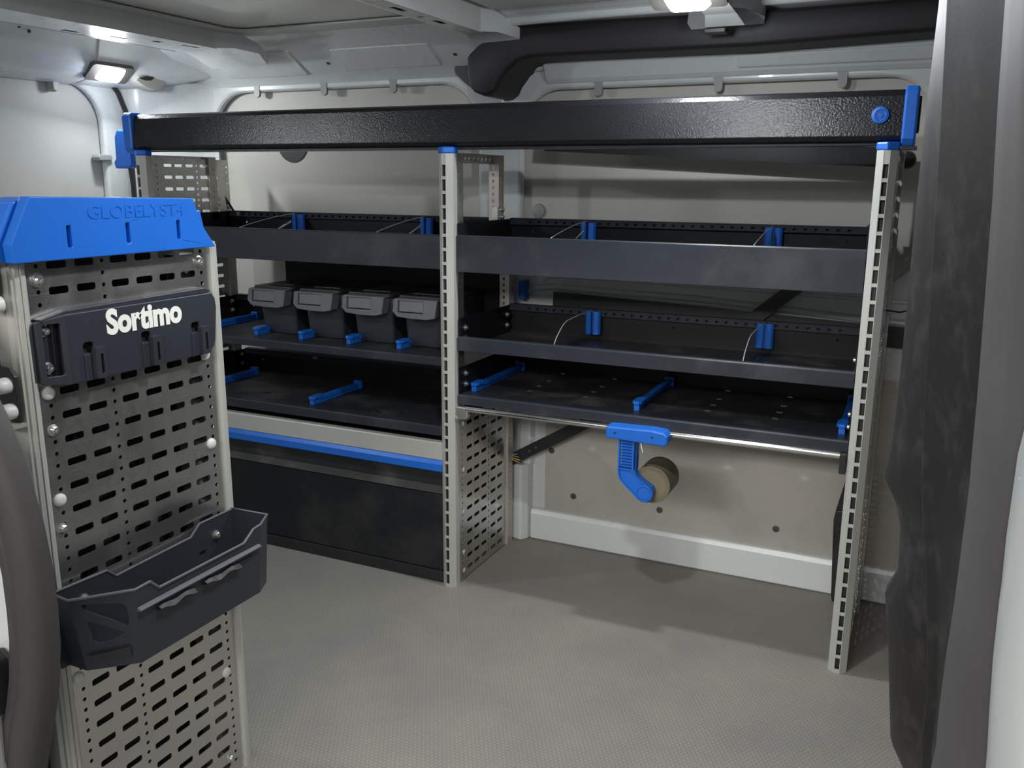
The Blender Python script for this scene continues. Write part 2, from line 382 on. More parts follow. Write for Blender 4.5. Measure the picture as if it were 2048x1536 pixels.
# rear (left) end: door with board, body pillar, header
rear = struct(obj('wall_left', MB().sheet(rect(-1.40, 0.22, 0.0, 1.42), [rrect(-1.2, 0.128, 0.12, 1.378, 0.12, 8)], YZ, -1.335, -1.365), WHITE, None, False, 0.012, 3), 'white rear door end of the van with a pale board')
obj('door_board', MB().sheet(rrect(-1.22, 0.16, 0.1, 1.40, 0.05), [], YZ, -1.366, -1.371), paint('pale_grey_board', (0.52, 0.52, 0.49), 0.5, var=0.04), rear)
obj('door_seal', MB().tube([(-1.322, 0.05, 1.405), (-1.32, 0.11, 1.408), (-1.318, 0.150, 1.395), (-1.318, 0.182, 1.360), (-1.318, 0.206, 1.305), (-1.318, 0.214, 1.25), (-1.318, 0.210, 1.0), (-1.318, 0.205, 0.0)], 0.008, 8), BLACKP, rear, True)
pc = [(-1.345, 0.215), (-1.315, 0.222), (-1.29, 0.245), (-1.25, 0.29), (-1.21, 0.335), (-1.17, 0.37), (-1.14, 0.392), (-1.115, 0.402)]
obj('corner_pillar', MB().loft([[(x, y, z) for x, y in pc] for z in (0, 0.5, 1.0, 1.30, 1.40)]), WHITE, rear, True)
hd = [(-1.345, 1.372), (-1.31, 1.374), (-1.27, 1.382), (-1.235, 1.400), (-1.215, 1.422), (-1.205, 1.46), (-1.195, 1.50), (-1.18, 1.52)]
obj('door_header', MB().loft([[(x, y, z) for x, z in hd] for y in (-1.40, -0.8, -0.4, 0.02)]), WHITE, rear, True)
hd2 = [[(x + 0.006 * s + 0.10 * t * t, y, z + 0.02 * t * t) for x, z in hd] for y, t, s in ((0.018, 0, 1), (0.1, 0, 1), (0.2, 0.15, 1), (0.28, 0.5, 1), (0.33, 1.0, 1), (0.40, 1.6, 1))]
obj('header_corner', MB().loft(hd2), WHITE, rear, True)
def shift(poly): return [(y - 0.032, z - 0.005) for y, z in poly]
obj('pillar_opening', MB().prism(shift([(0.195, 1.397), (0.21, 1.41), (0.235, 1.414), (0.29, 1.414), (0.312, 1.405), (0.315, 1.396), (0.285, 1.376), (0.27, 1.373), (0.225, 1.383)]), 'X', -1.262, -1.212), BOARD, rear)
obj('pillar_opening_gap', MB().prism(shift([(0.205, 1.404), (0.235, 1.4135), (0.27, 1.4135), (0.255, 1.402), (0.23, 1.400)]), 'X', -1.24, -1.2112), BLACKP, rear)
for y, z in ((-0.035, 1.372),):
    obj('panel_clip', MB().prism([(y - 0.012, z + 0.01), (y + 0.012, z + 0.01), (y + 0.010, z - 0.022), (y, z - 0.028), (y - 0.010, z - 0.022)], 'X', -1.36, -1.33), CLIPM, rear, False, 0.002)
obj('panel_clip', MB().prism([(0.095, 1.165), (0.14, 1.165), (0.146, 1.155), (0.14, 1.145), (0.095, 1.145), (0.09, 1.155)], 'X', -1.36, -1.326), CLIPM, rear, False, 0.003)
for y, z in ((-0.24, 1.492), (-0.21, 1.484)):
    obj('hole_plug', MB().lathe((-1.2, y, z), (1, 0, 0.1), [(0.005, -0.006), (0.005, 0.003)], 10), BLACKP, rear, True)

# near side wall, bulkhead
struct(obj('wall_front', MB().box(-1.365, -0.10, -1.42, -1.385, 0.0, 1.52), WHITE), 'white inner side of the van behind the door seal')
struct(obj('wall_right', MB().box(FX1, FX1 + 0.02, -1.40, 0.46, 0.0, 1.54), BLACKP), 'dark bulkhead lining behind the seats')
struct(obj('trim_4', MB().box(-0.10, 1.46, -1.42, -1.30, 1.36, 1.54), WHITE), 'white door header over the sliding door opening')

# roof
roof = struct(obj('ceiling', MB().box(FX0, FX1, -1.42, 0.30, 1.53, 1.55), ROOFG), 'grey van roof skin with ribs and boards')
obj('headliner_board', MB().sheet(rrect(-0.775, -0.075, -1.25, 0.135, 0.03), [], XY, 1.512, 1.508), HEADB, roof)
obj('headliner_board', MB().sheet(rrect(0.06, 0.54, -1.25, 0.13, 0.03), [], XY, 1.512, 1.508), ROOFG, roof)
obj('headliner_board', MB().sheet(rrect(0.68, 1.44, -1.25, 0.13, 0.03), [], XY, 1.512, 1.508), ROOFG, roof)
obj('roof_border', MB().sheet(rect(-0.80, -0.03, -1.35, 0.19), [rrect(-0.745, -0.10, -1.22, 0.105, 0.05)], XY, 1.506, 1.500), ROOFG, roof, False, 0.002)
def rib(x0, x1, z0, z1, y_end, holes):
    # hat-section roof bow: underside with punched holes, side faces, flared end gusset
    h = []
    for (u, v, l) in holes: h.append(rrect(u - 0.010, u + 0.010, v - l / 2, v + l / 2, 0.005))
    obj('roof_rib', MB().sheet(rect(x0, x1, -1.38, y_end), h, XY, z0, z0 + 0.003), WHITE, roof)
    obj('rib_side', MB().box(x1 - 0.003, x1 + 0.001, -1.38, y_end, z0 - 0.001, z1), ROOFG, roof)
    obj('rib_side', MB().box(x0 - 0.001, x0 + 0.003, -1.38, y_end, z0 - 0.001, z1), ROOFG, roof)
    obj('rib_core', MB().box(x0 + 0.004, x1 - 0.004, -1.38, y_end, z0 + 0.03, z1), BLACKP, roof)
    g = [[(x0, y_end - 0.01, z0), (x1, y_end - 0.01, z0), (x1, y_end - 0.01, z1)],
         [(x0 - 0.01, y_end + 0.05, z0 + 0.004), (x1 + 0.02, y_end + 0.05, z0 + 0.006), (x1 + 0.02, y_end + 0.05, z1 - 0.02)],
         [(x0 - 0.03, y_end + 0.12, z0 - 0.006), (x1 + 0.05, y_end + 0.12, z0 - 0.002), (x1 + 0.05, y_end + 0.12, z0 + 0.025)],
         [(x0 - 0.02, y_end + 0.17, z0 - 0.030), (x1 + 0.04, y_end + 0.17, z0 - 0.028), (x1 + 0.045, y_end + 0.17, z0 + 0.0)]]
    obj('rib_gusset', MB().loft(g), WHITE, roof, True)
rib(-0.96, -0.80, 1.455, 1.53, 0.08, [(-0.90, -0.18, 0.06), (-0.86, -0.08, 0.03), (-0.84, 0.02, 0.06), (-0.93, -0.30, 0.05), (-0.9, -0.6, 0.08)])
rib(-0.028, 0.030, 1.456, 1.53, 0.12, [(-0.002, -0.22, 0.06), (-0.004, -0.12, 0.02), (0.0, -0.04, 0.06), (0.0, 0.06, 0.012), (0.0, -0.5, 0.06)])
rib(0.56, 0.66, 1.466, 1.53, 0.10, [(0.60, -0.3, 0.06)])

# ------------------------------------------------------------------ black trims and seals
tr = [(-0.08, 1.416), (-0.081, 1.382), (-0.074, 1.341), (-0.059, 1.325), (-0.032, 1.315), (-0.011, 1.316), (0.006, 1.327), (0.017, 1.348), (0.041, 1.377), (0.07, 1.398), (0.105, 1.406), (0.16, 1.407), (0.365, 1.406), (0.674, 1.404), (1.063, 1.414), (FX1, 1.42),
      (FX1, 1.488), (1.056, 1.486), (0.646, 1.483), (0.297, 1.488), (0.069, 1.488), (0.005, 1.484), (-0.036, 1.454), (-0.072, 1.426)]
def cover_rows():
    cx = lambda p: p
    def inset(poly, d):
        out = []; n = len(poly)
        for i, p in enumerate(poly):
            a = Vector(poly[i - 1]); b = Vector(poly[(i + 1) % n]); t = (b - a).normalized(); nn = Vector((-t.y, t.x))
            q = Vector(p) + nn * d; out.append((q.x, q.y))
        return out
    rows = []
    for d, y in ((0.0, 0.40), (0.0, 0.262), (0.0015, 0.252), (0.005, 0.246), (0.011, 0.243)):
        rows.append([(x, y, z) for x, z in inset(tr, d)])
    return rows
rows = cover_rows()
cv = MB().loft(rows, True); n = len(tr)
cv.f.append(tuple(range(4 * n, 5 * n)))
t1 = struct(obj('trim_1', cv, paint('matte_black_rail_cover', (0.014, 0.013, 0.015), 0.6, var=0.15), None, True), 'black plastic rail cover running under the roof')
obj('pillar_mouth', MB().prism([(-0.185, 1.400), (-0.184, 1.416), (-0.172, 1.431), (-0.13, 1.438), (-0.05, 1.43), (-0.06, 1.33), (-0.125, 1.345), (-0.164, 1.374), (-0.182, 1.391)], 'Y', 0.372, 0.41), BLACKP, t1)

# door pillar trim on the right: near vertical moulded sections, each column (x, z) at its own depth
colL = [(1.094, 1.44), (1.094, 1.24), (1.093, 1.161), (1.093, 1.078), (1.094, 0.991), (1.095, 0.9), (1.094, 0.852), (1.091, 0.823), (1.103, 0.8), (1.109, 0.776), (1.111, 0.731), (1.102, 0.708), (1.11, 0.653), (1.116, 0.6), (1.121, 0.558), (1.135, 0.531), (1.15, 0.0)]
colR = [(1.100, 1.44), (1.103, 1.226), (1.107, 1.154), (1.111, 1.08), (1.115, 1.002), (1.119, 0.92), (1.122, 0.878), (1.123, 0.852), (1.126, 0.831), (1.129, 0.809), (1.135, 0.77), (1.137, 0.752), (1.143, 0.702), (1.147, 0.655), (1.147, 0.616), (1.15, 0.588), (1.16, 0.0)]
colD = [(1.130, 1.44), (1.135, 1.208), (1.138, 1.146), (1.142, 1.082), (1.145, 1.014), (1.148, 0.944), (1.149, 0.907), (1.15, 0.884), (1.15, 0.865), (1.15, 0.846), (1.15, 0.811), (1.15, 0.795), (1.149, 0.749), (1.149, 0.707), (1.15, 0.673), (1.148, 0.647), (1.15, 0.0)]
colS = [(1.14, 1.44), (1.145, 1.192), (1.151, 1.139), (1.157, 1.083), (1.161, 1.026), (1.165, 0.966), (1.162, 0.934), (1.162, 0.914), (1.162, 0.898), (1.162, 0.881), (1.163, 0.851), (1.163, 0.838), (1.164, 0.799), (1.166, 0.764), (1.168, 0.735), (1.169, 0.714), (1.172, 0.0)]
trim_rows = []
for i in range(len(colL)):
    (xl, zl), (xr, zr), (xd, zd) = colL[i], colR[i], colD[i]
    trim_rows.append([(xl + 0.09, -1.02, zl), (xl + 0.012, -1.06, zl), (xl + 0.001, -1.115, zl), (xl, -1.135, zl), (xl + 0.003, -1.15, zl), (xl + (xr - xl) * 0.45, -1.185, (zl + zr) / 2),
                      (xr - 0.001, -1.211, zr), (xr - 0.003, -1.217, zr), (xr - 0.002, -1.224, zr), (xr + 0.005, -1.232, zr), (xr + (xd - xr) * 0.5 + 0.004, -1.265, (zr + zd) / 2), (xd + 0.004, -1.305, zd), (xd + 0.03, -1.312, zd)])
t2 = struct(obj('trim_2', MB().loft(trim_rows), PILLAR, None, True), 'scuffed black plastic door pillar trim at the right')
seal_rows = []
for i in range(len(colL)):
    (xd, zd), (xs, zs) = colD[i], colS[i]
    zm = (zd + zs) / 2; w_ = xs - xd
    seal_rows.append([(xd + 0.025, -1.300, zd), (xd + 0.003, -1.309, zd), (xd, -1.320, zd), (xd + w_ * 0.3, -1.345, zm), (xd + w_ * 0.62, -1.372, zm), (xs - 0.001, -1.395, zs), (xs + 0.004, -1.402, zs), (xs + 0.03, -1.400, zs)])
obj('pillar_seal', MB().loft(seal_rows), paint('pillar_rubber', (0.095, 0.089, 0.090), 0.6, var=0.05, scale=10), t2, True)
body = []
for i in range(len(colL)):
    xs, zs = colS[i]
    body.append([(xs + 0.025, -1.392, zs), (xs + 0.006, -1.408, zs), (xs + 0.006, -1.43, zs), (xs + 0.010, -1.455, zs), (xs + 0.022, -1.47, zs), (xs + 0.06, -1.48, zs), (xs + 0.30, -1.49, zs)])
obj('pillar_body', MB().loft(body), WHITE, t2, True)

# rubber seal and white body at the lower left
sp = [(x, -1.305, z) for x, z in ((-0.16, 1.0), (-0.055, 0.925), (0.018, 0.855), (0.060, 0.785), (0.083, 0.725), (0.099, 0.66), (0.106, 0.60), (0.106, 0.55), (0.103, 0.505), (0.092, 0.445), (0.080, 0.405), (0.066, 0.367), (0.046, 0.305), (0.018, 0.22), (-0.005, 0.12), (-0.015, 0.0))]
def seal_tube(path):
    rows = []
    for i, p in enumerate(path):
        a = Vector(path[max(i - 1, 0)]); b = Vector(path[min(i + 1, len(path) - 1)]); d = (b - a).normalized()
        s = Vector((-d.z, 0, d.x)); f_ = Vector((0, -1, 0)); r = []
        for u, v in ((0.031, 0.006), (0.030, 0.016), (0.023, 0.023), (0.009, 0.026), (0.006, 0.0235), (0.003, 0.0255), (-0.011, 0.026), (-0.023, 0.021), (-0.031, 0.010), (-0.031, -0.01), (0.031, -0.01)):
            r.append(tuple(Vector(p) + s * -u + f_ * v))
        rows.append(r)
    return rows
t3 = struct(obj('trim_3', MB().loft(seal_tube(sp), True), RUBBER, None, True), 'thick grey rubber door seal curving at the lower left')
obj('seal_body', MB().prism([(-0.11, -1.42), (-0.11, -1.305), (0.02, -1.305), (0.045, -1.33), (0.045, -1.36), (-0.02, -1.42)], 'Z', 0.0, 0.44), WHITE, t3, False, 0.01, 3)
obj('stop_block', MB().prism([(0.0, 0.385), (0.05, 0.392), (0.055, 0.47), (0.038, 0.482), (0.005, 0.47)], 'Y', -1.352, -1.31), BLACKP, t3, False, 0.006, 3)
obj('seal_flange', MB().prism([(-0.11, 0.0), (-0.03, 0.0), (0.022, 0.26), (0.062, 0.40), (0.085, 0.50), (0.088, 0.62), (0.06, 0.72), (-0.11, 0.88)], 'Y', -1.306, -1.290), WHITE, t3, False, 0.003)

# ------------------------------------------------------------------ ceiling lamps
def lamp(label, loc, d, width_axis, power, group):
    t = thing('ceiling_lamp', label, 'lamp', loc, group)
    d = Vector(d).normalized(); a = Vector(width_axis).normalized(); b = d.cross(a); p0 = Vector(loc)
    def pt(u, v, w_): return tuple(p0 + a * u + b * v + d * w_)
    def slab(u, v, w0, w1, k=0.85):
        pts = rrect(-u, u, -v, v, 0.012)
        n = len(pts); return MB().add([pt(x, y, w0) for x, y in pts] + [pt(x * k, y * k, w1) for x, y in pts], [tuple(range(n)), tuple(range(n, 2 * n))] + [(i, (i + 1) % n, (i + 1) % n + n, i + n) for i in range(n)])
    obj('housing', slab(0.080, 0.034, -0.012, 0.002, 0.98), DARK, t)
    obj('lens', slab(0.046, 0.027, 0.002, 0.013, 0.8), LED, t)
    for kind, share in (('AREA', 0.8), ('POINT', 0.2)):
        l = bpy.data.lights.new('led_light', kind); l.energy = power * share; l.color = (0.93, 0.97, 1.0)
        if kind == 'AREA': l.shape = 'RECTANGLE'; l.size = 0.07; l.size_y = 0.04
        else: l.shadow_soft_size = 0.02
        o = bpy.data.objects.new('led_light', l); C.objects.link(o); o.parent = t; o.location = d * (0.016 if kind == 'AREA' else 0.045)
        o.rotation_euler = d.to_track_quat('-Z', 'Y').to_euler()
    return t
lamp('lit white lamp in the header at the upper left corner', (-1.222, 0.072, 1.402), (0.62, -0.1, -0.75), (0, 1, 0), 4.0, 'roof lamps of the van')
lamp('lit white lamp on the roof rib above the long black tray', (0.605, -0.075, 1.455), (0.0, -0.25, -0.97), (1, 0, 0), 8.0, 'roof lamps of the van')
lamp('lamp in the header above the left end of the door side', (-1.222, -1.0, 1.402), (0.62, 0.1, -0.75), (0, 1, 0), 6.0, 'roof lamps of the van')
lamp('lamp on the roof rib near the sliding door', (0.605, -0.95, 1.455), (0.0, 0.25, -0.97), (1, 0, 0), 9.0, 'roof lamps of the van')
bk = thing('lamp_bracket', 'folded white metal bracket at the rib end beside the upper lamp', 'bracket', (0.62, 0.12, 1.47))
obj('plate', MB().loft([[(0.60, 0.0, 1.462), (0.67, 0.0, 1.462)], [(0.60, 0.10, 1.455), (0.67, 0.10, 1.455)], [(0.59, 0.15, 1.437), (0.68, 0.15, 1.437)], [(0.60, 0.20, 1.44), (0.70, 0.20, 1.455)]]), WHITE, bk)
obj('cable_clip', MB().box(0.585, 0.635, 0.16, 0.19, 1.425, 1.438), BLACKP, bk, False, 0.003)

# ------------------------------------------------------------------ shelving: three uprights
H = 1.17
def screw(m): m.lathe((0, 0, 0), (1, 0, 0), [(0.0085, 0), (0.0085, 0.001), (0.0062, 0.002), (0.0058, 0.006), (0.004, 0.0075), (0.0022, 0.0075), (0.002, 0.005)], 14)
def rivet(m): m.lathe((0, 0, 0), (1, 0, 0), [(0.0085, 0), (0.0082, 0.002), (0.0055, 0.004), (0.002, 0.005)], 14)
def post_profile(m, x, y0, z0, z1, half=0.020, depth=0.034):
    # V-fronted hollow extrusion, two flanks either side of a slotted ridge strip
    m.prism([(x - half, y0 + depth), (x - half, y0 + 0.014), (x - 0.0062, y0 + 0.001), (x - 0.0062, y0 + depth)], 'Z', z0, z1)
    m.prism([(x + half, y0 + depth), (x + 0.0062, y0 + depth), (x + 0.0062, y0 + 0.001), (x + half, y0 + 0.014)], 'Z', z0, z1)
def slot_strip(x, y0, z0, z1, pitch=0.0352):
    hs = []; z = z0 + 0.010
    while z + pitch * 0.8 < z1:
        hs.append(rect(x - 0.0050, x + 0.0050, z, z + pitch * 0.78)); z += pitch
    return MB().sheet(rect(x - 0.0062, x + 0.0062, z0, z1), hs, XZ, y0 + 0.0014, y0 + 0.004)
def perf_panel(x, y0, y1, z0, z1, thick=0.0015, slots=None, hole_cols=None, pitch=0.0352, slot_h=0.0098, ztop=None, slot_w=0.031):
    holes = []; k = 0; z = (ztop if ztop else z1 - 0.02)
    while z > z0 + 0.015:
        for c in slots: holes.append(rrect(c - slot_w / 2, c + slot_w / 2, z - slot_h / 2, z + slot_h / 2, 0.003, 2))
        for c in hole_cols:
            for dz in (0.0, pitch / 2):
                if z + dz < z1 - 0.008: holes.append(circ(c, z + dz, 0.0033, 8))
        z -= pitch
    return MB().sheet(rect(y0, y1, z0, z1), holes, YZ, x - thick, x)
def upright(x, label, panel, rear_low, rear_top, col=ALU):
    t = thing('shelf_upright', label, 'upright', (x, 0.0, 0.0), 'uprights of the shelving')
    m = MB(); post_profile(m, x, -0.030, 0.0, H - 0.014); p = obj('front_post', m, ALU, t)
    obj('slot_strip', slot_strip(x, -0.030, 0.0, H - 0.014), ALU, p)
    obj('slot_back', MB().box(x - 0.0061, x + 0.0061, -0.020, -0.019, 0.0, H - 0.014), BLACKP, p)
    obj('post_cap', MB().prism([(x - 0.022, 0.008), (x - 0.022, -0.018), (x, -0.033), (x + 0.022, -0.018), (x + 0.022, 0.008)], 'Z', H - 0.014, H + 0.002), BLUE, t, False, 0.003, 2)
    # rear posts: perforated angle sections
    for (y, z0, z1) in ((rear_low, 0.0, 0.985), (rear_top, 0.96, H - 0.012)):
        hs = []; z = z0 + 0.02
        while z < z1 - 0.02: hs.append(rect(x + 0.004, x + 0.010, z, z + 0.008)); z += 0.0176
        obj('rear_post', MB().sheet(rect(x - 0.006, x + 0.022, z0, z1), hs, XZ, y, y + 0.002), SPINE, t)
        hs = []; z = z0 + 0.02
        while z < z1 - 0.02: hs.append(circ(y + 0.018, z, 0.0028, 8)); z += 0.0176
        obj('rear_post', MB().sheet(rect(y, y + 0.032, z0, z1), hs, YZ, x + 0.022, x + 0.024), SPINE, t)
    # perforated strip along the back of the front post
    hs = []; z = 0.02
    while z < H - 0.03: hs.append(circ(0.022, z, 0.003, 8)); z += 0.0176
    obj('post_flange', MB().sheet(rect(0.004, 0.036, 0.0, H - 0.016), hs, YZ, x + 0.0185, x + 0.020), SHEET, t)
    if panel:
        z0, z1, y1 = panel
        sl = [0.070, 0.113, 0.158, 0.218, 0.262]; sl = [c for c in sl if c < y1 - 0.025]
        obj('side_panel', perf_panel(x + 0.0170, 0.004, y1, z0, z1, 0.0015, sl, [0.188, y1 - 0.012] if y1 > 0.3 else [0.188]), SHEET, t)
    return t
u_l = upright(-1.03, 'left-end shelf upright with full perforated side and blue cap under the black tray', (0.0, 1.15, 0.33), 0.30, 0.235)
u_m = upright(0.0, 'middle shelf upright between the two bays, perforated sheet only at its foot', (0.004, 0.47, 0.335), 0.305, 0.235)
u_r = upright(1.012, 'right-end shelf upright standing free on the floor beside the dark pillar', (0.0, 1.15, 0.33), 0.30, 0.235)
for u in (u_l, u_m, u_r):
    x = u.location.x
    obj('top_crossbar', MB().sheet(rect(0.0, 0.262, H - 0.036, H - 0.012), [circ(0.05 + k * 0.024, H - 0.024, 0.006, 8) for k in range(8)], YZ, x + 0.004, x + 0.007), STEEL, u)
    obj('top_crossbar_fold', MB().box(x + 0.004, x + 0.026, 0.02, 0.262, H - 0.014, H - 0.012), STEEL, u)
obj('foot_splice', MB().box(0.008, 0.024, 0.227, 0.234, 0.985, 1.02), STEEL, u_m)
for y, z in ((0.224, 1.013), (0.224, 0.993)):
    inst('screw', screw, STEEL, 'bolt', (0.024, y + 0.03, z), u_m)
for z in (0.455, 0.325, 0.205, 0.085, 0.03):
    inst('rivet', rivet, WCAP, 'rivet', (0.0172, 0.030, z), u_m)
for z in (0.44, 0.285, 0.13):
    inst('rivet', rivet, WCAP, 'rivet', (0.0172, 0.318, z), u_m)
for y, z in ((0.27, 1.128), (0.278, 1.028), (0.278, 1.012)):
    inst('rivet_l', rivet, WCAP, 'rivet', (-1.013, y, z), u_l)
# black folded gusset at the left end
obj('gusset_edge', MB().tube([(-1.045, 0.262, 1.128), (-1.002, 0.332, 0.985)], 0.004, 6), BLACKP, u_l)
# holed steel strap at the wide rack foot on the right
bc = thing('upright_cover', 'tall narrow black plastic cover behind the foot of the right upright', 'cover', (0.985, 0.35, 0.0))
obj('shell', MB().prism([(0.966, 0.0), (0.962, 0.02), (0.951, 0.23), (0.955, 0.26), (0.972, 0.345), (1.02, 0.36), (1.03, 0.0)], 'Y', 0.335, 0.372), BLACKP, bc, False, 0.005, 2)
obj('shoulder', MB().prism([(0.953, 0.225), (0.957, 0.262), (0.985, 0.262), (0.985, 0.225)], 'Y', 0.325, 0.336), BLACKP, bc, False, 0.002)

# ------------------------------------------------------------------ shelf trays
def tray(label, x0, x1, z_bot, z_front, z_rear, y_rear, floor_holes=(), slots=True, z_floor=None, fold=0.0):
    t = thing('shelf_tray', label, 'shelf', ((x0 + x1) / 2, 0.0, z_bot), 'sheet metal trays of the shelving')
    zf = z_floor if z_floor is not None else z_bot
    hs = [rect(a - 0.0075, a + 0.0075, b - 0.0075, b + 0.0075) for a, b in floor_holes]
    obj('tray_floor', MB().sheet(rect(x0, x1, 0.0, y_rear), hs, XY, zf, zf + 0.002), TRAYIN, t)
    obj('front_lip', MB().box(x0, x1, -0.006, -0.003, z_bot, z_front), ANTH, t, False, 0.0012, 2)
    obj('front_fold', MB().prism([(-0.006, z_front), (-0.004, z_front + 0.0022), (0.010 + fold, z_front + 0.0022), (0.010 + fold, z_front - 0.001), (-0.004, z_front - 0.001)], 'X', x0, x1), ANTH, t)
    hs = []
    if slots:
        a = x0 + 0.06
        while a < x1 - 0.05: hs.append(rect(a, a + 0.0085, z_rear - 0.0125, z_rear - 0.0065)); a += 0.0255
    obj('rear_wall', MB().sheet(rect(x0, x1, zf, z_rear - 0.001), [circ(x0 + (x1 - x0) * q, z_rear - 0.035, 0.003, 8) for q in (0.07, 0.5, 0.93)], XZ, y_rear - 0.001, y_rear + 0.001), TRAYWALL, t)
    obj('rear_rail', MB().sheet(rect(x0, x1, z_rear - 0.017, z_rear), hs, lambda u, v, w_: (u, w_ + (v - z_rear) * 0.5, v), y_rear - 0.0052, y_rear - 0.0036), ANTH, t)
    obj('rear_rail_top', MB().box(x0, x1, y_rear - 0.009, y_rear + 0.012, z_rear - 0.0012, z_rear + 0.0006), ANTH, t)
    for x, s in ((x0, 1), (x1, -1)):
        obj('side_wall', MB().box(min(x, x + s * 0.002), max(x, x + s * 0.002), 0.0, y_rear, zf, z_rear - 0.002), TRAYWALL, t)
        for (y, z) in ((0.035, zf + 0.055), (0.035, zf + 0.026), (y_rear - 0.03, zf + 0.056), (y_rear - 0.03, zf + 0.026)):
            if z < z_rear - 0.01:
                o = inst('screw' if s > 0 else 'screw_m', screw if s > 0 else (lambda m: m.lathe((0, 0, 0), (-1, 0, 0), [(0.0085, 0), (0.0085, 0.001), (0.0062, 0.002), (0.0058, 0.006), (0.004, 0.0075)], 14)), STEEL, 'bolt', (x + s * 0.002, y, z), t)
    return t
RX0, RX1, LX0, LX1 = 0.0225, 0.990, -1.008, -0.0215
tray('top right tray with a tall dark grey front and two clear dividers', RX0, RX1, 0.864, 0.954, 0.988, 0.32)
tray('middle right tray with a low dark grey lip and two clear dividers', RX0, RX1, 0.660, 0.694, 0.744, 0.32)
dots = [(x, y) for x in (0.169, 0.328, 0.650, 0.813) for y in (0.128, 0.193, 0.264, 0.372)]
tray('bottom right tray with rows of square holes above the steel rod', RX0, RX1, 0.517, 0.540, 0.615, 0.386, dots, False, 0.538, 0.028)
tray('top left tray with a tall dark grey front behind the blue panel cap', LX0, LX1, 0.868, 0.953, 0.988, 0.32)
tb = tray('middle left tray carrying the four black bins', LX0, LX1, 0.615, 0.635, 0.71, 0.33, [(-0.78, 0.16)], False, 0.634, 0.02)
obj('back_sheet', MB().box(-0.80, LX1, 0.333, 0.336, 0.70, 0.868), TRAYWALL, tb)
tray('bottom left dusty tray above the pale strip of the cabinet', LX0, LX1, 0.422, 0.447, 0.52, 0.36, [(-0.7, 0.10), (-0.27, 0.06), (-0.2, 0.08), (-0.22, 0.2)], False, 0.445, 0.02)

# ------------------------------------------------------------------ long black top tray
bt = thing('long_tray', 'long black grained tray across the top of both bays with blue ends', 'tray', (0.0, 0.0, 1.165))
obj('front_board', MB().prism([(0.012, 1.275), (0.0, 1.270), (-0.007, 1.261), (-0.0145, 1.183), (-0.008, 1.174), (0.010, 1.171), (0.016, 1.178), (0.016, 1.270)], 'X', -1.058, 1.036), BEAMM, bt, False, 0.002, 2)
obj('tray_base', MB().box(-1.058, 1.036, 0.014, 0.225, 1.172, 1.178), BEAMM, bt)
obj('base_edge', MB().box(-1.05, 1.03, 0.006, 0.016, 1.1665, 1.1705), ANTH, bt)
obj('rear_board', MB().box(-1.058, 1.036, 0.221, 0.227, 1.178, 1.235), BEAMM, bt)
for x0, x1, nm in ((-1.090, -1.056, 'l'), (1.034, 1.060, 'r')):
    obj('end_cap', MB().prism([(0.024, 1.280), (-0.012, 1.279), (-0.020, 1.268), (-0.020, 1.178), (-0.010, 1.163), (0.024, 1.163)], 'X', x0, x1), BLUE, bt, False, 0.004, 2)
obj('end_cap_foot', MB().box(1.036, 1.064, -0.012, 0.04, 1.157, 1.164), BLACKP, bt)
obj('end_cap_back', MB().prism([(0.024, 1.262), (0.05, 1.25), (0.05, 1.20), (0.024, 1.19)], 'X', 1.05, 1.064), BLACKP, bt)
obj('push_button', MB().lathe((0.992, -0.012, 1.224), (0, -1, 0), [(0.017, -0.001), (0.017, 0.003), (0.0155, 0.005), (0.011, 0.0055), (0.010, 0.004), (0.005, 0.004), (0.0045, 0.0055), (0.001, 0.0055)], 24), BLUE, bt, True)
re_ = thing('strap_case', 'blue plastic case hanging lower behind the left end of the long tray', 'case', (-1.2, 0.1, 1.125))
obj('case_shell', MB().prism([(-1.222, 1.238), (-1.174, 1.236), (-1.170, 1.13), (-1.178, 1.122), (-1.240, 1.120), (-1.246, 1.14), (-1.236, 1.15), (-1.234, 1.215)], 'Y', 0.075, 0.125), BLUE, re_, False, 0.005, 2)
obj('hanger', MB().box(-1.195, -1.05, 0.098, 0.104, 1.172, 1.184), STEEL, re_)
obj('strap', MB().loft([[(-1.212, 0.10, 1.125), (-1.198, 0.10, 1.125)], [(-1.208, 0.101, 1.06), (-1.196, 0.101, 1.06)], [(-1.20, 0.10, 0.95), (-1.188, 0.10, 0.95)]]), BLACKP, re_)

# ------------------------------------------------------------------ cabinet at the lower left
cb = thing('floor_cabinet', 'black fold-front floor cabinet with a blue grip strip in the left bay', 'cabinet', (-0.515, 0.17, 0.0))
cx0, cx1 = LX0, LX1
obj('body', MB().box(cx0, cx1, 0.014, 0.36, 0.034, 0.40), TRAYIN, cb)
obj('flap', MB().box(cx0, cx1, -0.010, 0.012, 0.036, 0.262), paint('flap_black_coat', (0.010, 0.0115, 0.014), 0.45, spec=0.3, var=0.15, scale=3, bump=0.05, bscale=600, dirt=(0.14, 0.13, 0.115), dirt_scale=3.5, dirt_amt=0.22), cb, False, 0.002, 2)
obj('flap_ledge', MB().prism([(-0.010, 0.2625), (0.030, 0.280), (0.030, 0.276), (-0.010, 0.258)], 'X', cx0, cx1), paint('dusty_ledge', (0.06, 0.06, 0.057), 0.6, var=0.2, dirt=(0.2, 0.19, 0.16), dirt_scale=6, dirt_amt=0.7), cb)
obj('kick_plate', MB().box(cx0, cx1, -0.012, 0.010, 0.0, 0.034), BLACKP, cb, False, 0.002, 2)
obj('drawer_front', MB().prism([(-0.012, 0.357), (-0.012, 0.402), (-0.009, 0.405), (0.01, 0.405), (0.01, 0.357)], 'X', cx0, cx1), ALU, cb)
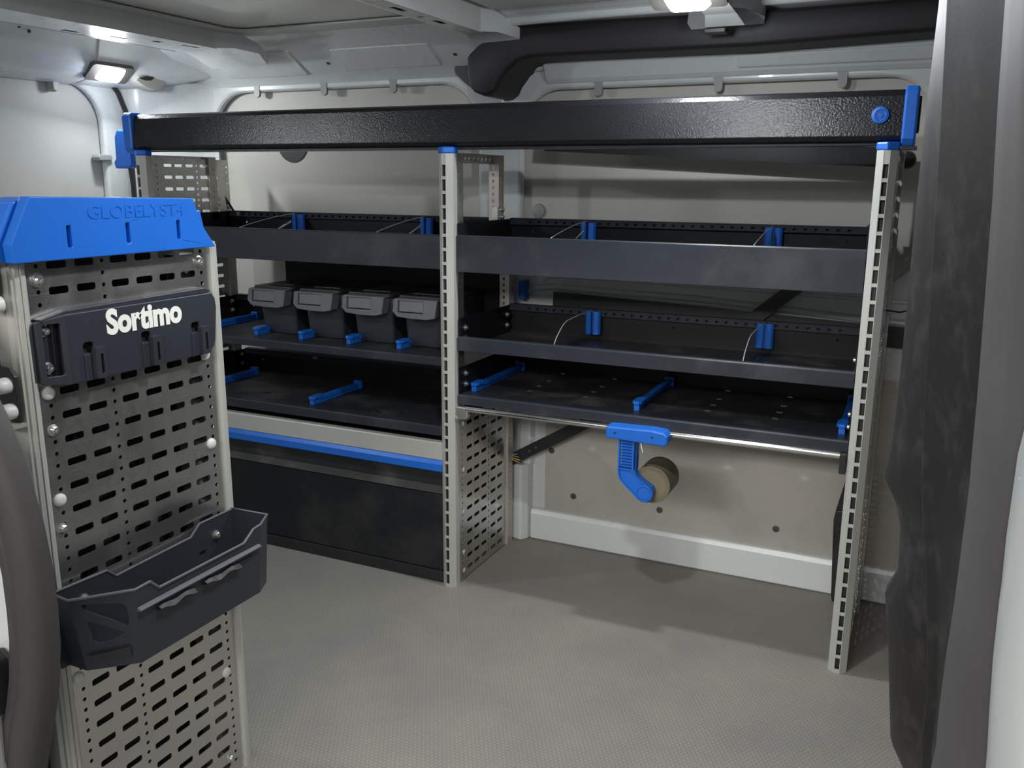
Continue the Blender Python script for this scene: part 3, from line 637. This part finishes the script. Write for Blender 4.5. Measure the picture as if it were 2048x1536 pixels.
obj('grip_strip', MB().prism([(-0.012, 0.356), (-0.018, 0.345), (-0.018, 0.326), (-0.012, 0.322), (0.006, 0.326), (0.006, 0.356)], 'X', cx0, cx1), BLUE, cb, False, 0.0015, 2)

# ------------------------------------------------------------------ bins
def make_bin(x0, label):
    t = thing('storage_bin', label, 'bin', (x0 + 0.066, 0.2, 0.637), 'black storage bins on the middle left tray')
    x1 = x0 + 0.132; zb, zt = 0.637, 0.772
    rows = []
    for z, i, yf in ((zb, 0.006, 0.108), (zb + 0.012, 0.004, 0.106), (0.70, 0.001, 0.102), (zt, -0.003, 0.098)):
        rows.append([(x0 + i + 0.006, yf, z), (x1 - i - 0.006, yf, z), (x1 - i, yf + 0.006, z), (x1 - i, 0.316, z), (x0 + i, 0.316, z), (x0 + i, yf + 0.006, z)])
    m = MB().loft(rows, True); m.f.append(tuple(range(6))); m.f.append(tuple(range(18, 24)))
    obj('bin_body', m, BINM, t, False, 0.0025, 2)
    lid = obj('lid', MB().prism([(x0 - 0.005, 0.084), (x1 + 0.001, 0.084), (x1 + 0.006, 0.094), (x1 + 0.006, 0.318), (x0 - 0.006, 0.318), (x0 - 0.006, 0.094)], 'Z', zt, zt + 0.009), BLACKP, t, False, 0.002)
    obj('lid_ridge', MB().box(x0 + 0.02, x1 - 0.02, 0.12, 0.29, zt + 0.009, zt + 0.012), BLACKP, lid, False, 0.001)
    # front grip: sloping frame with a label window
    a, b, c, d = x0 - 0.009, x1 - 0.004, 0.727, 0.775
    obj('grip', MB().sheet([(a + 0.012, c - 0.002), (a + 0.05, c - 0.005), (b - 0.03, c - 0.005), (b - 0.006, c), (b - 0.001, d - 0.004), (b + 0.006, d), (a + 0.002, d), (a - 0.001, d - 0.006), (a - 0.003, c + 0.012)], [rect(a + 0.014, a + 0.094, c + 0.010, d - 0.006)], lambda u, v, w_: (u, w_ + (0.775 - v) * -0.12, v), 0.062, 0.098), GRIPM, t, False, 0.002, 2)
    obj('label_card', MB().add(*(lambda q: (q.v, q.f))(MB().sheet(rect(a + 0.017, a + 0.092, c + 0.013, d - 0.006), [], lambda u, v, w_: (u, w_ + (0.775 - v) * -0.12, v), 0.066, 0.070))), paint('grey_label', (0.13, 0.137, 0.148), 0.4, var=0.04) if 'grey_label' not in bpy.data.materials else bpy.data.materials['grey_label'], t)
    obj('side_latch', MB().box(x1 + 0.001, x1 + 0.008, 0.096, 0.108, 0.752, 0.765), GRIPM, t, False, 0.001)
    return t
for i, (x0, lb) in enumerate(((-0.712, 'leftmost black storage bin with a grey label grip, nearest the foreground panel'), (-0.543, 'black storage bin with grey grip, second from the left in the row'),
                              (-0.372, 'black storage bin with grey grip, second from the middle upright'), (-0.203, 'black storage bin with grey grip, directly against the middle upright'))):
    make_bin(x0, lb)

# ------------------------------------------------------------------ blue tray rails
def rail(label, x, y0, y1, z, group, low=False):
    t = thing('tray_rail', label, 'rail', (x, y0, z), group)
    h = 0.016
    obj('head', MB().prism([(x - 0.012, y0 + 0.006), (x - 0.006, y0 - 0.003), (x + 0.006, y0 - 0.003), (x + 0.012, y0 + 0.006), (x + 0.012, y0 + 0.040), (x + 0.006, y0 + 0.052), (x - 0.006, y0 + 0.052), (x - 0.012, y0 + 0.040)], 'Z', z + h, z + h + 0.008), BLUE, t, False, 0.0015, 2)
    obj('foot', MB().box(x - 0.007, x + 0.007, y0 + 0.002, y0 + 0.045, z, z + h), BLUE, t, False, 0.001)
    hs = [circ(x, y0 + 0.075, 0.003, 8), circ(x, y0 + 0.13, 0.003, 8), circ(x, y1 - 0.06, 0.003, 8)]
    b = obj('bar', MB().sheet(rect(x - 0.008, x + 0.008, y0 + 0.04, y1), hs, XY, z + 0.010, z + 0.019), BLUE, t)
    obj('bar_web', MB().box(x - 0.0035, x + 0.0035, y0 + 0.04, y1, z, z + 0.010), BLUE, t)
    obj('rear_block', MB().box(x - 0.013, x + 0.013, y1 - 0.008, y1 + 0.006, z, z + 0.026), BLUE, t, False, 0.002)
    return t
for x, s in ((-0.692, 'at the left side of the leftmost black bin'), (-0.526, 'between the first and second black bins from the left'), (-0.359, 'between the second and third black bins from the left'), (-0.192, 'between the two black bins nearest the middle upright')):
    rail('blue plastic rail ' + s, x, 0.048, 0.29, 0.636, 'blue rails of the bin tray')
rail('blue plastic rail lying alone across the bottom left tray', -0.487, 0.035, 0.275, 0.447, 'blue rails of the bottom left tray')
rail('blue plastic rail at the far left of the bottom left tray', -0.915, 0.05, 0.29, 0.447, 'blue rails of the bottom left tray')
rail('blue plastic rail on the bottom right tray against the middle upright', 0.040, 0.05, 0.36, 0.540, 'blue rails of the bottom right tray')
rail('blue plastic rail at mid width of the bottom right tray', 0.492, 0.05, 0.36, 0.540, 'blue rails of the bottom right tray')
rail('blue plastic rail on the bottom right tray against the right upright', 0.970, 0.05, 0.36, 0.540, 'blue rails of the bottom right tray')
rail('blue plastic rail at the far left of the bin tray', -0.90, 0.048, 0.29, 0.636, 'blue rails of the bin tray')

# ------------------------------------------------------------------ clear dividers with blue holders
def divider(label, x, zf, zt, y_rear, slotted, group, front=0.012):
    t = thing('tray_divider', label, 'divider', (x, y_rear, zf), group)
    if slotted: edge_ = [(0.285, 0.0), (0.214, -0.005), (0.148, -0.013), (0.078, -0.024), (0.040, -0.031), (0.011, -0.037)]
    else: edge_ = [(0.285, 0.0), (0.164, -0.0005), (0.106, -0.003), (0.085, -0.008), (0.067, -0.016), (0.037, -0.034), (0.016, -0.054), (front, -0.066)]
    prof = [(front, zf + 0.003), (y_rear - 0.004, zf + 0.003), (y_rear - 0.004, zt)] + [(y_, zt + d_) for y_, d_ in edge_]
    hs = []
    if slotted:
        hs = [[(y_rear - 0.052, zt - 0.022), (y_rear - 0.050, zt - 0.026), (y_rear - 0.11, zt - 0.046), (y_rear - 0.17, zt - 0.077), (y_rear - 0.172, zt - 0.074), (y_rear - 0.112, zt - 0.042)]]
    obj('clear_pane', MB().sheet(prof, hs, YZ, x - 0.0011, x + 0.0011), CLEAR, t)
    pa = [(x, y_, zt + d_) for y_, d_ in edge_] + [(x, front, zf + 0.003)]
    obj('pane_edge', MB().tube(pa, 0.0011, 5), EDGE, t)
    if slotted:
        obj('pane_edge', MB().tube([(x, y_rear - 0.051, zt - 0.020), (x, y_rear - 0.055, zt - 0.027), (x, y_rear - 0.11, zt - 0.044), (x, y_rear - 0.171, zt - 0.0755)], 0.0010, 5), EDGE, t)
    obj('holder', MB().prism([(x - 0.022, y_rear - 0.009), (x - 0.022, y_rear - 0.018), (x - 0.017, y_rear - 0.024), (x - 0.004, y_rear - 0.026), (x - 0.004, y_rear - 0.009)], 'Z', zt - 0.068, zt - 0.004), BLUE, t, False, 0.0015)
    obj('holder', MB().prism([(x + 0.004, y_rear - 0.009), (x + 0.004, y_rear - 0.026), (x + 0.017, y_rear - 0.024), (x + 0.022, y_rear - 0.018), (x + 0.022, y_rear - 0.009)], 'Z', zt - 0.068, zt - 0.004), BLUE, t, False, 0.0015)
    obj('holder_spine', MB().box(x - 0.004, x + 0.004, y_rear - 0.016, y_rear - 0.009, zt - 0.068, zt - 0.004), BLUE, t)
    return t
g = 'clear tray dividers'
divider('clear divider with blue holder in the top right tray, near the middle upright', 0.262, 0.866, 0.986, 0.318, True, g)
divider('clear divider with blue holder in the top right tray, near the right upright', 0.752, 0.866, 0.986, 0.318, True, g)
divider('clear divider with blue holder in the middle right tray, near the middle upright', 0.283, 0.662, 0.745, 0.318, False, g)
divider('clear divider with blue holder in the middle right tray, near the right upright', 0.748, 0.662, 0.745, 0.318, False, g)
divider('clear divider with blue holder in the top left tray, near the blue panel cap', -0.715, 0.870, 0.986, 0.318, True, g)
divider('clear divider with blue holder in the top left tray, near the middle upright', -0.245, 0.870, 0.986, 0.318, True, g)

# ------------------------------------------------------------------ steel rod, roll holder and roll
rd = thing('hanging_rod', 'polished steel rod under the bottom right tray', 'rod', (0.5, -0.005, 0.505))
obj('rod', MB().tube([(0.05, -0.008, 0.507), (0.975, -0.008, 0.509)], 0.0078, 16), CHROME, rd, True)
obj('end_bracket', MB().prism([(0.0205, 0.512), (0.056, 0.512), (0.056, 0.487), (0.050, 0.479), (0.0205, 0.476)], 'Y', -0.014, 0.004), STEEL, rd, False, 0.003)
obj('end_bracket', MB().box(0.976, 0.990, -0.020, 0.006, 0.470, 0.516), BLACKP, rd, False, 0.002)
inst('screw', screw, STEEL, 'bolt', (0.021, -0.010, 0.480), rd); 
rh = thing('roll_holder', 'blue plastic roll holder clamped on the steel rod', 'holder', (0.52, -0.02, 0.36))
obj('clamp', MB().prism([(0.447, 0.5195), (0.560, 0.5225), (0.590, 0.519), (0.599, 0.512), (0.599, 0.493), (0.592, 0.486), (0.447, 0.490)], 'Y', -0.045, 0.006), BLUE, rh, False, 0.004, 2)
for x in (0.470, 0.562): obj('clamp_slot', MB().box(x - 0.003, x + 0.003, -0.0462, -0.0445, 0.504, 0.507), BLACKP, rh)
obj('arm_post', MB().box(0.4785, 0.516, -0.012, 0.010, 0.409, 0.489), BLUE, rh, False, 0.002)
for k in range(10): obj('arm_rib', MB().box(0.477, 0.5115, -0.030, -0.024, 0.412 + k * 0.0074, 0.4152 + k * 0.0074), BLUE, rh)
obj('arm_stile', MB().box(0.4755, 0.479, -0.031, -0.020, 0.409, 0.487), BLUE, rh); obj('arm_stile', MB().box(0.511, 0.5145, -0.031, -0.020, 0.409, 0.487), BLUE, rh)
low = [(0.4765, 0.414), (0.477, 0.398), (0.481, 0.386), (0.489, 0.377), (0.527, 0.343), (0.538, 0.337), (0.551, 0.338), (0.561, 0.347), (0.563, 0.360), (0.558, 0.371), (0.545, 0.379), (0.528, 0.390), (0.518, 0.401), (0.515, 0.414)]
obj('lower_arm', MB().prism(low, 'Y', -0.024, 0.006), BLUE, rh, False, 0.002)
obj('arm_rim', MB().tube([(x, -0.025, z) for x, z in low[:8]], 0.0028, 6), BLUE, rh, True)
obj('arm_rim', MB().tube([(x, -0.025, z) for x, z in low[9:]], 0.0028, 6), BLUE, rh, True)
obj('hub', MB().lathe((0.543, -0.024, 0.358), (0, -1, 0), [(0.0215, -0.002), (0.0215, 0.004), (0.0200, 0.0055), (0.0175, 0.0055), (0.0170, 0.0035), (0.0155, 0.0035), (0.0150, 0.0052), (0.002, 0.0058)], 28), BLUE, rh, True)
obj('locking_pin', MB().tube([(0.5275, -0.028, 0.492), (0.5375, -0.034, 0.462)], 0.003, 8), STEEL, rh)
rl = thing('tape_roll', 'olive brown tape roll on the blue holder', 'roll', (0.547, 0.05, 0.32))
obj('roll', MB().lathe((0.5505, 0.006, 0.371), (0, 1, 0), [(0.036, 0.0), (0.0455, 0.0), (0.0465, 0.001), (0.0465, 0.088), (0.0455, 0.089), (0.036, 0.089)], 40), OLIVE, rl, True)
obj('core', MB().lathe((0.5505, 0.0055, 0.371), (0, 1, 0), [(0.001, 0.0), (0.036, 0.0005), (0.036, 0.088)], 32), paint('olive_core', (0.19, 0.165, 0.10), 0.6), rl, True)

# ------------------------------------------------------------------ black braces behind the shelves
def brace(label, a, b, wdt, y, holes=(), taper=None):
    ax = Vector((a[0], 0, a[1])); bx = Vector((b[0], 0, b[1])); d = (bx - ax); L = d.length; d.normalize(); n_ = Vector((-d.z, 0, d.x))
    hs = [circ(q, 0.0, 0.0042, 8) for q in holes]
    m = MB().sheet([(0, -wdt / 2), (L, -wdt / 2), (L, wdt / 2), (0, wdt / 2)], hs, lambda u, v, w_: tuple(ax + d * u + n_ * v + Vector((0, w_, 0))), y, y + 0.003)
    o = obj('wall_brace', m, BLACKP, None, False, 0.0, 2, (a[0], y, a[1]))
    return tag(o, label, 'brace', 'flat black steel braces behind the shelves')
brace('flat black brace sloping down to the right just under the long tray', (0.10, 1.196), (1.03, 1.150), 0.046, 0.375)
brace('short diagonal black brace between the two upper right trays', (0.58, 0.632), (0.99, 0.988), 0.036, 0.366)
brace('long flat black brace running level behind the middle right tray', (0.13, 0.752), (1.085, 0.716), 0.052, 0.380)
brace('perforated diagonal black brace at the foot of the wall pillar', (-0.05, 0.222), (0.36, 0.470), 0.034, 0.346, (0.07, 0.095, 0.12, 0.145, 0.17))
kb = obj('brace_knob', MB().lathe((1.038, 0.372, 1.146), (0, -1, 0), [(0.02, 0), (0.021, 0.006), (0.018, 0.014), (0.006, 0.016)], 18), BLACKP, None, True, 0, 2, (1.038, 0.372, 1.146))
tag(kb, 'round black knob beside the cap of the right upright', 'knob')
bb = obj('blue_wall_clip', MB().box(0.028, 0.046, 0.36, 0.40, 0.752, 0.806), BLUE, None, False, 0.002, 2, (0.037, 0.38, 0.752)); tag(bb, 'small blue plastic clip on the wall behind the middle upright', 'clip')
for k, (mat_, lb, dz, dx) in enumerate(((YELLOW, 'yellow wire end sticking out behind the middle upright', 0.0, 0.05), (SPINE, 'beige wire end beside the perforated foot sheet', 0.006, 0.045), (CLIPM, 'grey wire end above the yellow one', 0.011, 0.04), (YELLOW, 'lower yellow wire end at the perforated foot sheet', -0.005, 0.047))):
    wv = obj('wire', MB().tube([(0.0, 0.335, 0.268 + dz), (0.02, 0.337, 0.272 + dz), (dx, 0.338, 0.266 + dz * 1.6)], 0.0016, 6), mat_, None, True, 0, 2, (0.0, 0.335, 0.268)); tag(wv, lb, 'wire', 'loose wire ends')
cbw = obj('cable', MB().tube([(1.03, 0.25, 0.80), (1.06, 0.27, 0.795), (1.09, 0.28, 0.803), (1.13, 0.29, 0.812)], 0.002, 6), BLACKP, None, True, 0, 2, (1.03, 0.25, 0.80)); tag(cbw, 'thin dark cable leaving the right upright toward the pillar', 'cable')

# ------------------------------------------------------------------ perforated end panel in the left foreground
PX = 0.02
ep = thing('end_panel', 'tall scratched perforated steel end panel with a blue cap in the left foreground', 'panel', (PX, -1.04, 0.0))
scols = [-1.153, -1.108, -1.048, -1.0025, -0.957, -0.913]
obj('perforated_sheet', perf_panel(PX, -1.204, -0.866, 0.0, 0.992, 0.0016, scols, [-1.1845, -1.078, -0.8835], 0.0352, 0.0105, 0.9755, 0.0315), SHEET, ep)
def edge_post(yc, sgn, name):
    m = MB()
    # grooved extrusion: three ribs
    m.prism([(PX - 0.030, yc), (PX + 0.004, yc), (PX + 0.006, yc + sgn * 0.003), (PX + 0.006, yc + sgn * 0.008), (PX - 0.030, yc + sgn * 0.008)], 'Z', 0.0, 0.99)
    m.prism([(PX - 0.030, yc + sgn * 0.009), (PX + 0.004, yc + sgn * 0.009), (PX + 0.003, yc + sgn * 0.015), (PX - 0.030, yc + sgn * 0.015)], 'Z', 0.0, 0.99)
    m.prism([(PX - 0.034, yc + sgn * 0.016), (PX - 0.002, yc + sgn * 0.016), (PX - 0.010, yc + sgn * 0.024), (PX - 0.034, yc + sgn * 0.024)], 'Z', 0.0, 0.99)
    m.box(PX - 0.032, PX + 0.0, min(yc, yc + sgn * 0.02), max(yc, yc + sgn * 0.02), 0.0, 0.985)
    return obj('edge_post', m, ALU, ep)
edge_post(-1.204, -1, 'n'); edge_post(-0.866, 1, 'f')
obj('slot_blackout_side', MB().box(PX - 0.30, PX - 0.036, -1.205, -1.200, 0.0, 0.97), BLACKP, ep)  # black side sheets added to close off the light behind the slots
obj('slot_blackout_side', MB().box(PX - 0.30, PX - 0.036, -0.866, -0.861, 0.0, 0.97), BLACKP, ep)
obj('slot_blackout_box', MB().box(PX - 0.30, PX - 0.075, -1.199, -0.868, 0.0, 0.984), BLACKP, ep)  # black box added behind the perforated sheet so its slots look dark
obj('rear_stiffener', MB().box(PX - 0.05, PX - 0.018, -0.912, -0.872, 0.02, 0.97), SHEET, ep)
# blue cap: front shell, rear shell, slots, lettering
capo = [(-1.236, 0.984), (-1.238, 1.008), (-1.206, 1.068), (-0.921, 1.062), (-0.905, 1.020), (-0.878, 0.984)]
cap = obj('cap', MB().sheet(capo, [rrect(y - 0.0035, y + 0.0035, 0.9995, 1.029, 0.002, 2) for y in (-1.151, -1.052, -0.955)], YZ, 0.032, 0.050), BLUE, ep, False, 0.003, 2)
obj('slot_floor', MB().box(0.036, 0.040, -1.16, -0.945, 0.995, 1.033), BLUE, cap)
obj('cap_rear', MB().prism([(-1.248, 0.984), (-1.250, 1.0), (-1.216, 1.062), (-1.17, 1.066), (-0.94, 1.060), (-0.908, 1.043), (-0.886, 1.043), (-0.874, 0.986)], 'X', -0.045, 0.030), BLUE, cap, False, 0.003, 2)
obj('cap_core', MB().prism([(-1.218, 0.984), (-1.195, 1.058), (-0.93, 1.054), (-0.892, 0.984)], 'X', 0.0215, 0.033), BLUE, cap)
text_mesh('raised_lettering', 'GLOBELYST4', 0.0265, 0.0009, 0.0, BLUE, lambda u, v, w_: (0.0502 + w_, -1.031 + u * 1.17, 1.0445 + v), cap)
# bolts and white caps
for y, z in ((-1.185, 0.957), (-0.889, 0.959)): inst('bolt_big', lambda m: m.lathe((0, 0, 0), (1, 0, 0), [(0.010, 0), (0.010, 0.0012), (0.0075, 0.002), (0.007, 0.006), (0.005, 0.008), (0.0026, 0.008), (0.0022, 0.005)], 16), STEEL, 'bolt', (PX, y, z), ep)
for y, z in ((-1.187, 0.800), (-0.889, 0.803), (-1.188, 0.644), (-0.889, 0.647), (-1.191, 0.364), (-0.893, 0.212)): inst('wcap', lambda m: m.lathe((0, 0, 0), (1, 0, 0), [(0.0095, 0), (0.0092, 0.0025), (0.007, 0.0048), (0.003, 0.006)], 16), WCAP, 'rivet_cap', (PX, y, z), ep)
for y, z in ((-1.186, 0.747), (-1.189, 0.601), (-0.896, 0.036)): inst('screw', screw, STEEL, 'bolt', (PX - 0.001, y, z), ep)
# black brackets with domed bolts on the near edge of the panel
b1 = thing('hinge_plate', 'upper black steel plate with a hex bolt beside the blue cap', 'bracket', (PX, -1.25, 0.93))
obj('plate', MB().prism([(-0.12, 0.905), (-0.03, 0.905), (0.015, 0.938), (0.026, 0.955), (0.026, 0.975), (0.012, 0.988), (-0.12, 0.988)], 'Y', -1.248, -1.242), BLACKP, b1, False, 0.002)
obj('nut', MB().lathe((-0.012, -1.248, 0.965), (0, -1, 0), [(0.013, 0), (0.013, 0.002), (0.009, 0.003), (0.009, 0.010), (0.004, 0.011), (0.004, 0.016)], 6), STEEL, b1)
def dome(m): m.lathe((0, 0, 0), (0, -1, 0), [(0.011, 0), (0.011, 0.006), (0.0105, 0.013), (0.008, 0.019), (0.004, 0.0225), (0.001, 0.023)], 16)
inst('dome', dome, WCAP, 'domed_bolt', (0.012, -1.236, 0.930), b1)
obj('side_web', MB().box(-0.16, -0.012, -1.232, -1.229, 0.905, 0.985), BLACKP, b1)
b2 = thing('mounting_plate', 'lower black steel plate with two white domed bolts above the rubber seal', 'bracket', (PX, -1.25, 0.77))
obj('plate', MB().prism([(-0.12, 0.772), (0.032, 0.772), (0.030, 0.835), (0.020, 0.846), (-0.12, 0.850)], 'Y', -1.242, -1.236), BLACKP, b2, False, 0.0015)
obj('plate_foot', MB().box(-0.1, 0.036, -1.262, -1.236, 0.767, 0.772), SPINE, b2)
inst('dome', dome, WCAP, 'domed_bolt', (0.016, -1.242, 0.823), b2); inst('dome', dome, WCAP, 'domed_bolt', (0.020, -1.242, 0.788), b2)
obj('rear_bar', MB().box(-0.16, -0.02, -1.238, -1.228, 0.852, 0.90), CLIPM, b2)
rb = thing('ribbed_pad', 'dark ribbed plastic between the rubber seal and the panel edge', 'pad', (-0.05, -1.26, 0.0))
obj('pad', MB().box(-0.08, 0.0, -1.262, -1.246, 0.0, 0.43), BLACKP, rb)
for k in range(9): obj('rib', MB().box(-0.08, 0.004, -1.27, -1.258, 0.16 + k * 0.028, 0.172 + k * 0.028), BLACKP, rb, False, 0.002)

# hook strip with the white lettering
hk = thing('hook_strip', 'dark hook strip with white lettering bolted to the foreground panel', 'holder', (PX, -1.07, 0.815))
ho = [(-1.167, 0.811), (-0.902, 0.811), (-0.889, 0.819), (-0.884, 0.832), (-0.878, 0.884), (-0.880, 0.900), (-0.888, 0.909), (-1.166, 0.909)]
hooks = (-1.127, -1.0235, -0.922)
hs = [rrect(y - 0.014, y + 0.003, 0.850, 0.865, 0.004, 2) for y in hooks]
obj('face_plate', MB().sheet(ho, hs, YZ, 0.038, 0.042), BINM, hk, False, 0.0015, 2)
obj('rear_block', MB().prism([(-1.165, 0.813), (-0.892, 0.813), (-0.884, 0.905), (-1.165, 0.905)], 'X', PX + 0.0005, 0.031), BLACKP, hk)
obj('top_ledge', MB().prism([(-1.200, 0.9055), (-1.160, 0.9135), (-0.895, 0.9175), (-0.880, 0.911), (-0.890, 0.9085), (-1.160, 0.9065), (-1.196, 0.899)], 'X', PX + 0.001, 0.036), BINM, hk, False, 0.0012)
# sloping left end with the bolt recess
sl = MB().sheet([(0.0, 0.818), (0.004, 0.815), (0.0400, 0.811), (0.0400, 0.909), (0.0, 0.902)], [rrect(0.0085, 0.0325, 0.826, 0.898, 0.003)], lambda u, v, w_: (PX + 0.0075 + u * 0.34 + w_, -1.2045 + u * 0.94, v), 0.0, 0.0045)
obj('end_slope', sl, BINM, hk, False, 0.001)
obj('end_recess', MB().box(PX + 0.0008, PX + 0.0035, -1.200, -1.168, 0.820, 0.902), BINM, hk)
obj('end_side', MB().prism([(-1.2095, 0.819), (-1.2105, 0.89), (-1.2085, 0.899), (-1.201, 0.902), (-1.201, 0.819)], 'X', PX, PX + 0.007), BINM, hk, False, 0.0015)
for z in (0.888, 0.836): inst('bolt_big2', lambda m: m.lathe((0, 0, 0), (1, 0, 0), [(0.0088, 0), (0.0088, 0.0012), (0.0066, 0.002), (0.006, 0.006), (0.0045, 0.008), (0.0024, 0.008), (0.002, 0.005)], 16), STEEL, 'bolt', (PX + 0.0035, -1.1865, z), hk)
for y in hooks:
    m = MB().box(0.041, 0.0445, y - 0.015, y + 0.010, 0.8105, 0.849); h_ = obj('hook', m, BINM, hk, False, 0.0015, 2)
    obj('hook_tongue', MB().sheet(rrect(y - 0.003, y + 0.014, 0.8125, 0.858, 0.003), [rrect(y + 0.0045, y + 0.0095, 0.819, 0.848, 0.0015, 2)], YZ, 0.044, 0.053), BINM, h_, False, 0.001)
text_mesh('white_lettering', 'Sortimo', 0.052, 0.0004, 0.0023, WLETTER, lambda u, v, w_: (0.0426 + w_, -1.0275 + u * 0.84, 0.8865 + v * 0.94), hk)

# open black tray box
bx = thing('bottle_tray', 'open black plastic tray with cut-out corner hung on the foreground panel', 'tray', (PX, -1.05, 0.395))
foot = [(0.030, -1.210), (0.066, -1.210), (0.120, -1.160), (0.122, -0.905), (0.105, -0.868), (0.030, -0.866)]   # plan, near to far
top = [(0.028, -1.226), (0.066, -1.228), (0.128, -1.166), (0.128, -0.900), (0.108, -0.860), (0.028, -0.860)]
ZB, ZT = 0.398, 0.516
def wall_face(i, prof, holes=(), th=0.003):
    """wall between plan corners i and i+1; prof = top edge as (fraction, z)"""
    f0, f1, t0, t1 = Vector((*foot[i], 0)), Vector((*foot[i + 1], 0)), Vector((*top[i], 0)), Vector((*top[i + 1], 0))
    d = (f1 - f0).normalized(); n_ = Vector((d.y, -d.x, 0))
    def fn(u, v, w_):
        k = (v - ZB) / (ZT - ZB); p = (f0.lerp(f1, u)).lerp(t0.lerp(t1, u), k); p = p - n_ * w_; return (p.x, p.y, v)
    return MB().sheet([(0, ZB), (1, ZB)] + [(a, z) for a, z in prof[::-1]], list(holes), fn, 0.0, th)
obj('end_wall', wall_face(0, [(0, 0.518), (1, 0.516)]), BINM, bx)
hol = [[(0.16, 0.505), (0.22, 0.506), (0.78, 0.5), (0.84, 0.494), (0.86, 0.468), (0.82, 0.463), (0.20, 0.497)],
       [(0.20, 0.478), (0.25, 0.478), (0.86, 0.449), (0.86, 0.444), (0.30, 0.441), (0.23, 0.446)]]
obj('corner_wall', wall_face(1, [(0, 0.516), (0.85, 0.516), (1, 0.519)], hol), BINM, bx)
obj('corner_slot', wall_face(1, [(0, 0.516), (1, 0.519)]) and MB().add([(0.074, -1.2145, 0.414), (0.116, -1.174, 0.412), (0.116, -1.174, 0.430), (0.074, -1.2145, 0.424)], [(0, 1, 2, 3)]), BLACKP, bx)
obj('front_wall', wall_face(2, [(0, 0.519), (0.10, 0.520), (0.16, 0.504), (0.84, 0.504), (0.93, 0.520), (1.0, 0.522)]), BINM, bx)
obj('far_wall', wall_face(3, [(0, 0.522), (1, 0.522)]), BINM, bx)
obj('far_wall', wall_face(4, [(0, 0.522), (1, 0.522)]), BINM, bx)
obj('back_wall', MB().sheet([(-1.222, ZB), (-0.864, ZB), (-0.862, 0.520), (-0.940, 0.520), (-0.962, 0.503), (-1.115, 0.499), (-1.131, 0.514), (-1.226, 0.518)], [rect(-0.945, -0.930, 0.462, 0.470)], YZ, PX + 0.0075, PX + 0.0105), BINM, bx)
obj('tray_floor', MB().prism([(x, y) for x, y in foot], 'Z', ZB, ZB + 0.003), BINM, bx)
rim_pts = [(t_[0], t_[1], z) for t_, z in zip(top, (0.518, 0.516, 0.519, 0.522, 0.522, 0.520))]
fr = [(0.128, -1.166 + (0.266) * a, z) for a, z in ((0, 0.519), (0.10, 0.520), (0.16, 0.504), (0.84, 0.504), (0.93, 0.520), (1.0, 0.522))]
obj('rim', MB().tube([rim_pts[0], rim_pts[1]] + fr + [rim_pts[4], rim_pts[5]], 0.0022, 6), GRIPM, bx)
obj('back_rim', MB().tube([(PX + 0.010, y, z) for y, z in ((-1.226, 0.518), (-1.131, 0.514), (-1.115, 0.499), (-0.962, 0.503), (-0.940, 0.520), (-0.862, 0.520))], 0.002, 6), GRIPM, bx)
# ledge and rag-like slit on the front
obj('front_ledge', MB().prism([(0.124, 0.490), (0.133, 0.487), (0.133, 0.484), (0.124, 0.482)], 'Y', -1.164, -0.906), GRIPM, bx, False, 0.001)
for y0, y1 in ((-1.128, -1.055), (-1.035, -0.955)):
    m = MB().loft([[(0.1265, y0 + (y1 - y0) * k / 8, 0.476 + 0.003 * math.sin(k * 1.3)) for k in range(9)], [(0.134, y0 + (y1 - y0) * k / 8, 0.470 + 0.003 * math.sin(k * 1.3 + 1)) for k in range(9)], [(0.1265, y0 + (y1 - y0) * k / 8, 0.463 + 0.004 * math.sin(k * 1.1 + 2)) for k in range(9)]])
    obj('torn_flap', m, TORN, bx, True)
obj('front_slit', MB().box(0.1262, 0.1272, -0.965, -0.925, 0.470, 0.475), BLACKP, bx)
inst('screw', screw, STEEL, 'bolt', (PX + 0.0105, -0.905, 0.487), bx); inst('screw', screw, STEEL, 'bolt', (PX + 0.0105, -1.175, 0.487), bx)
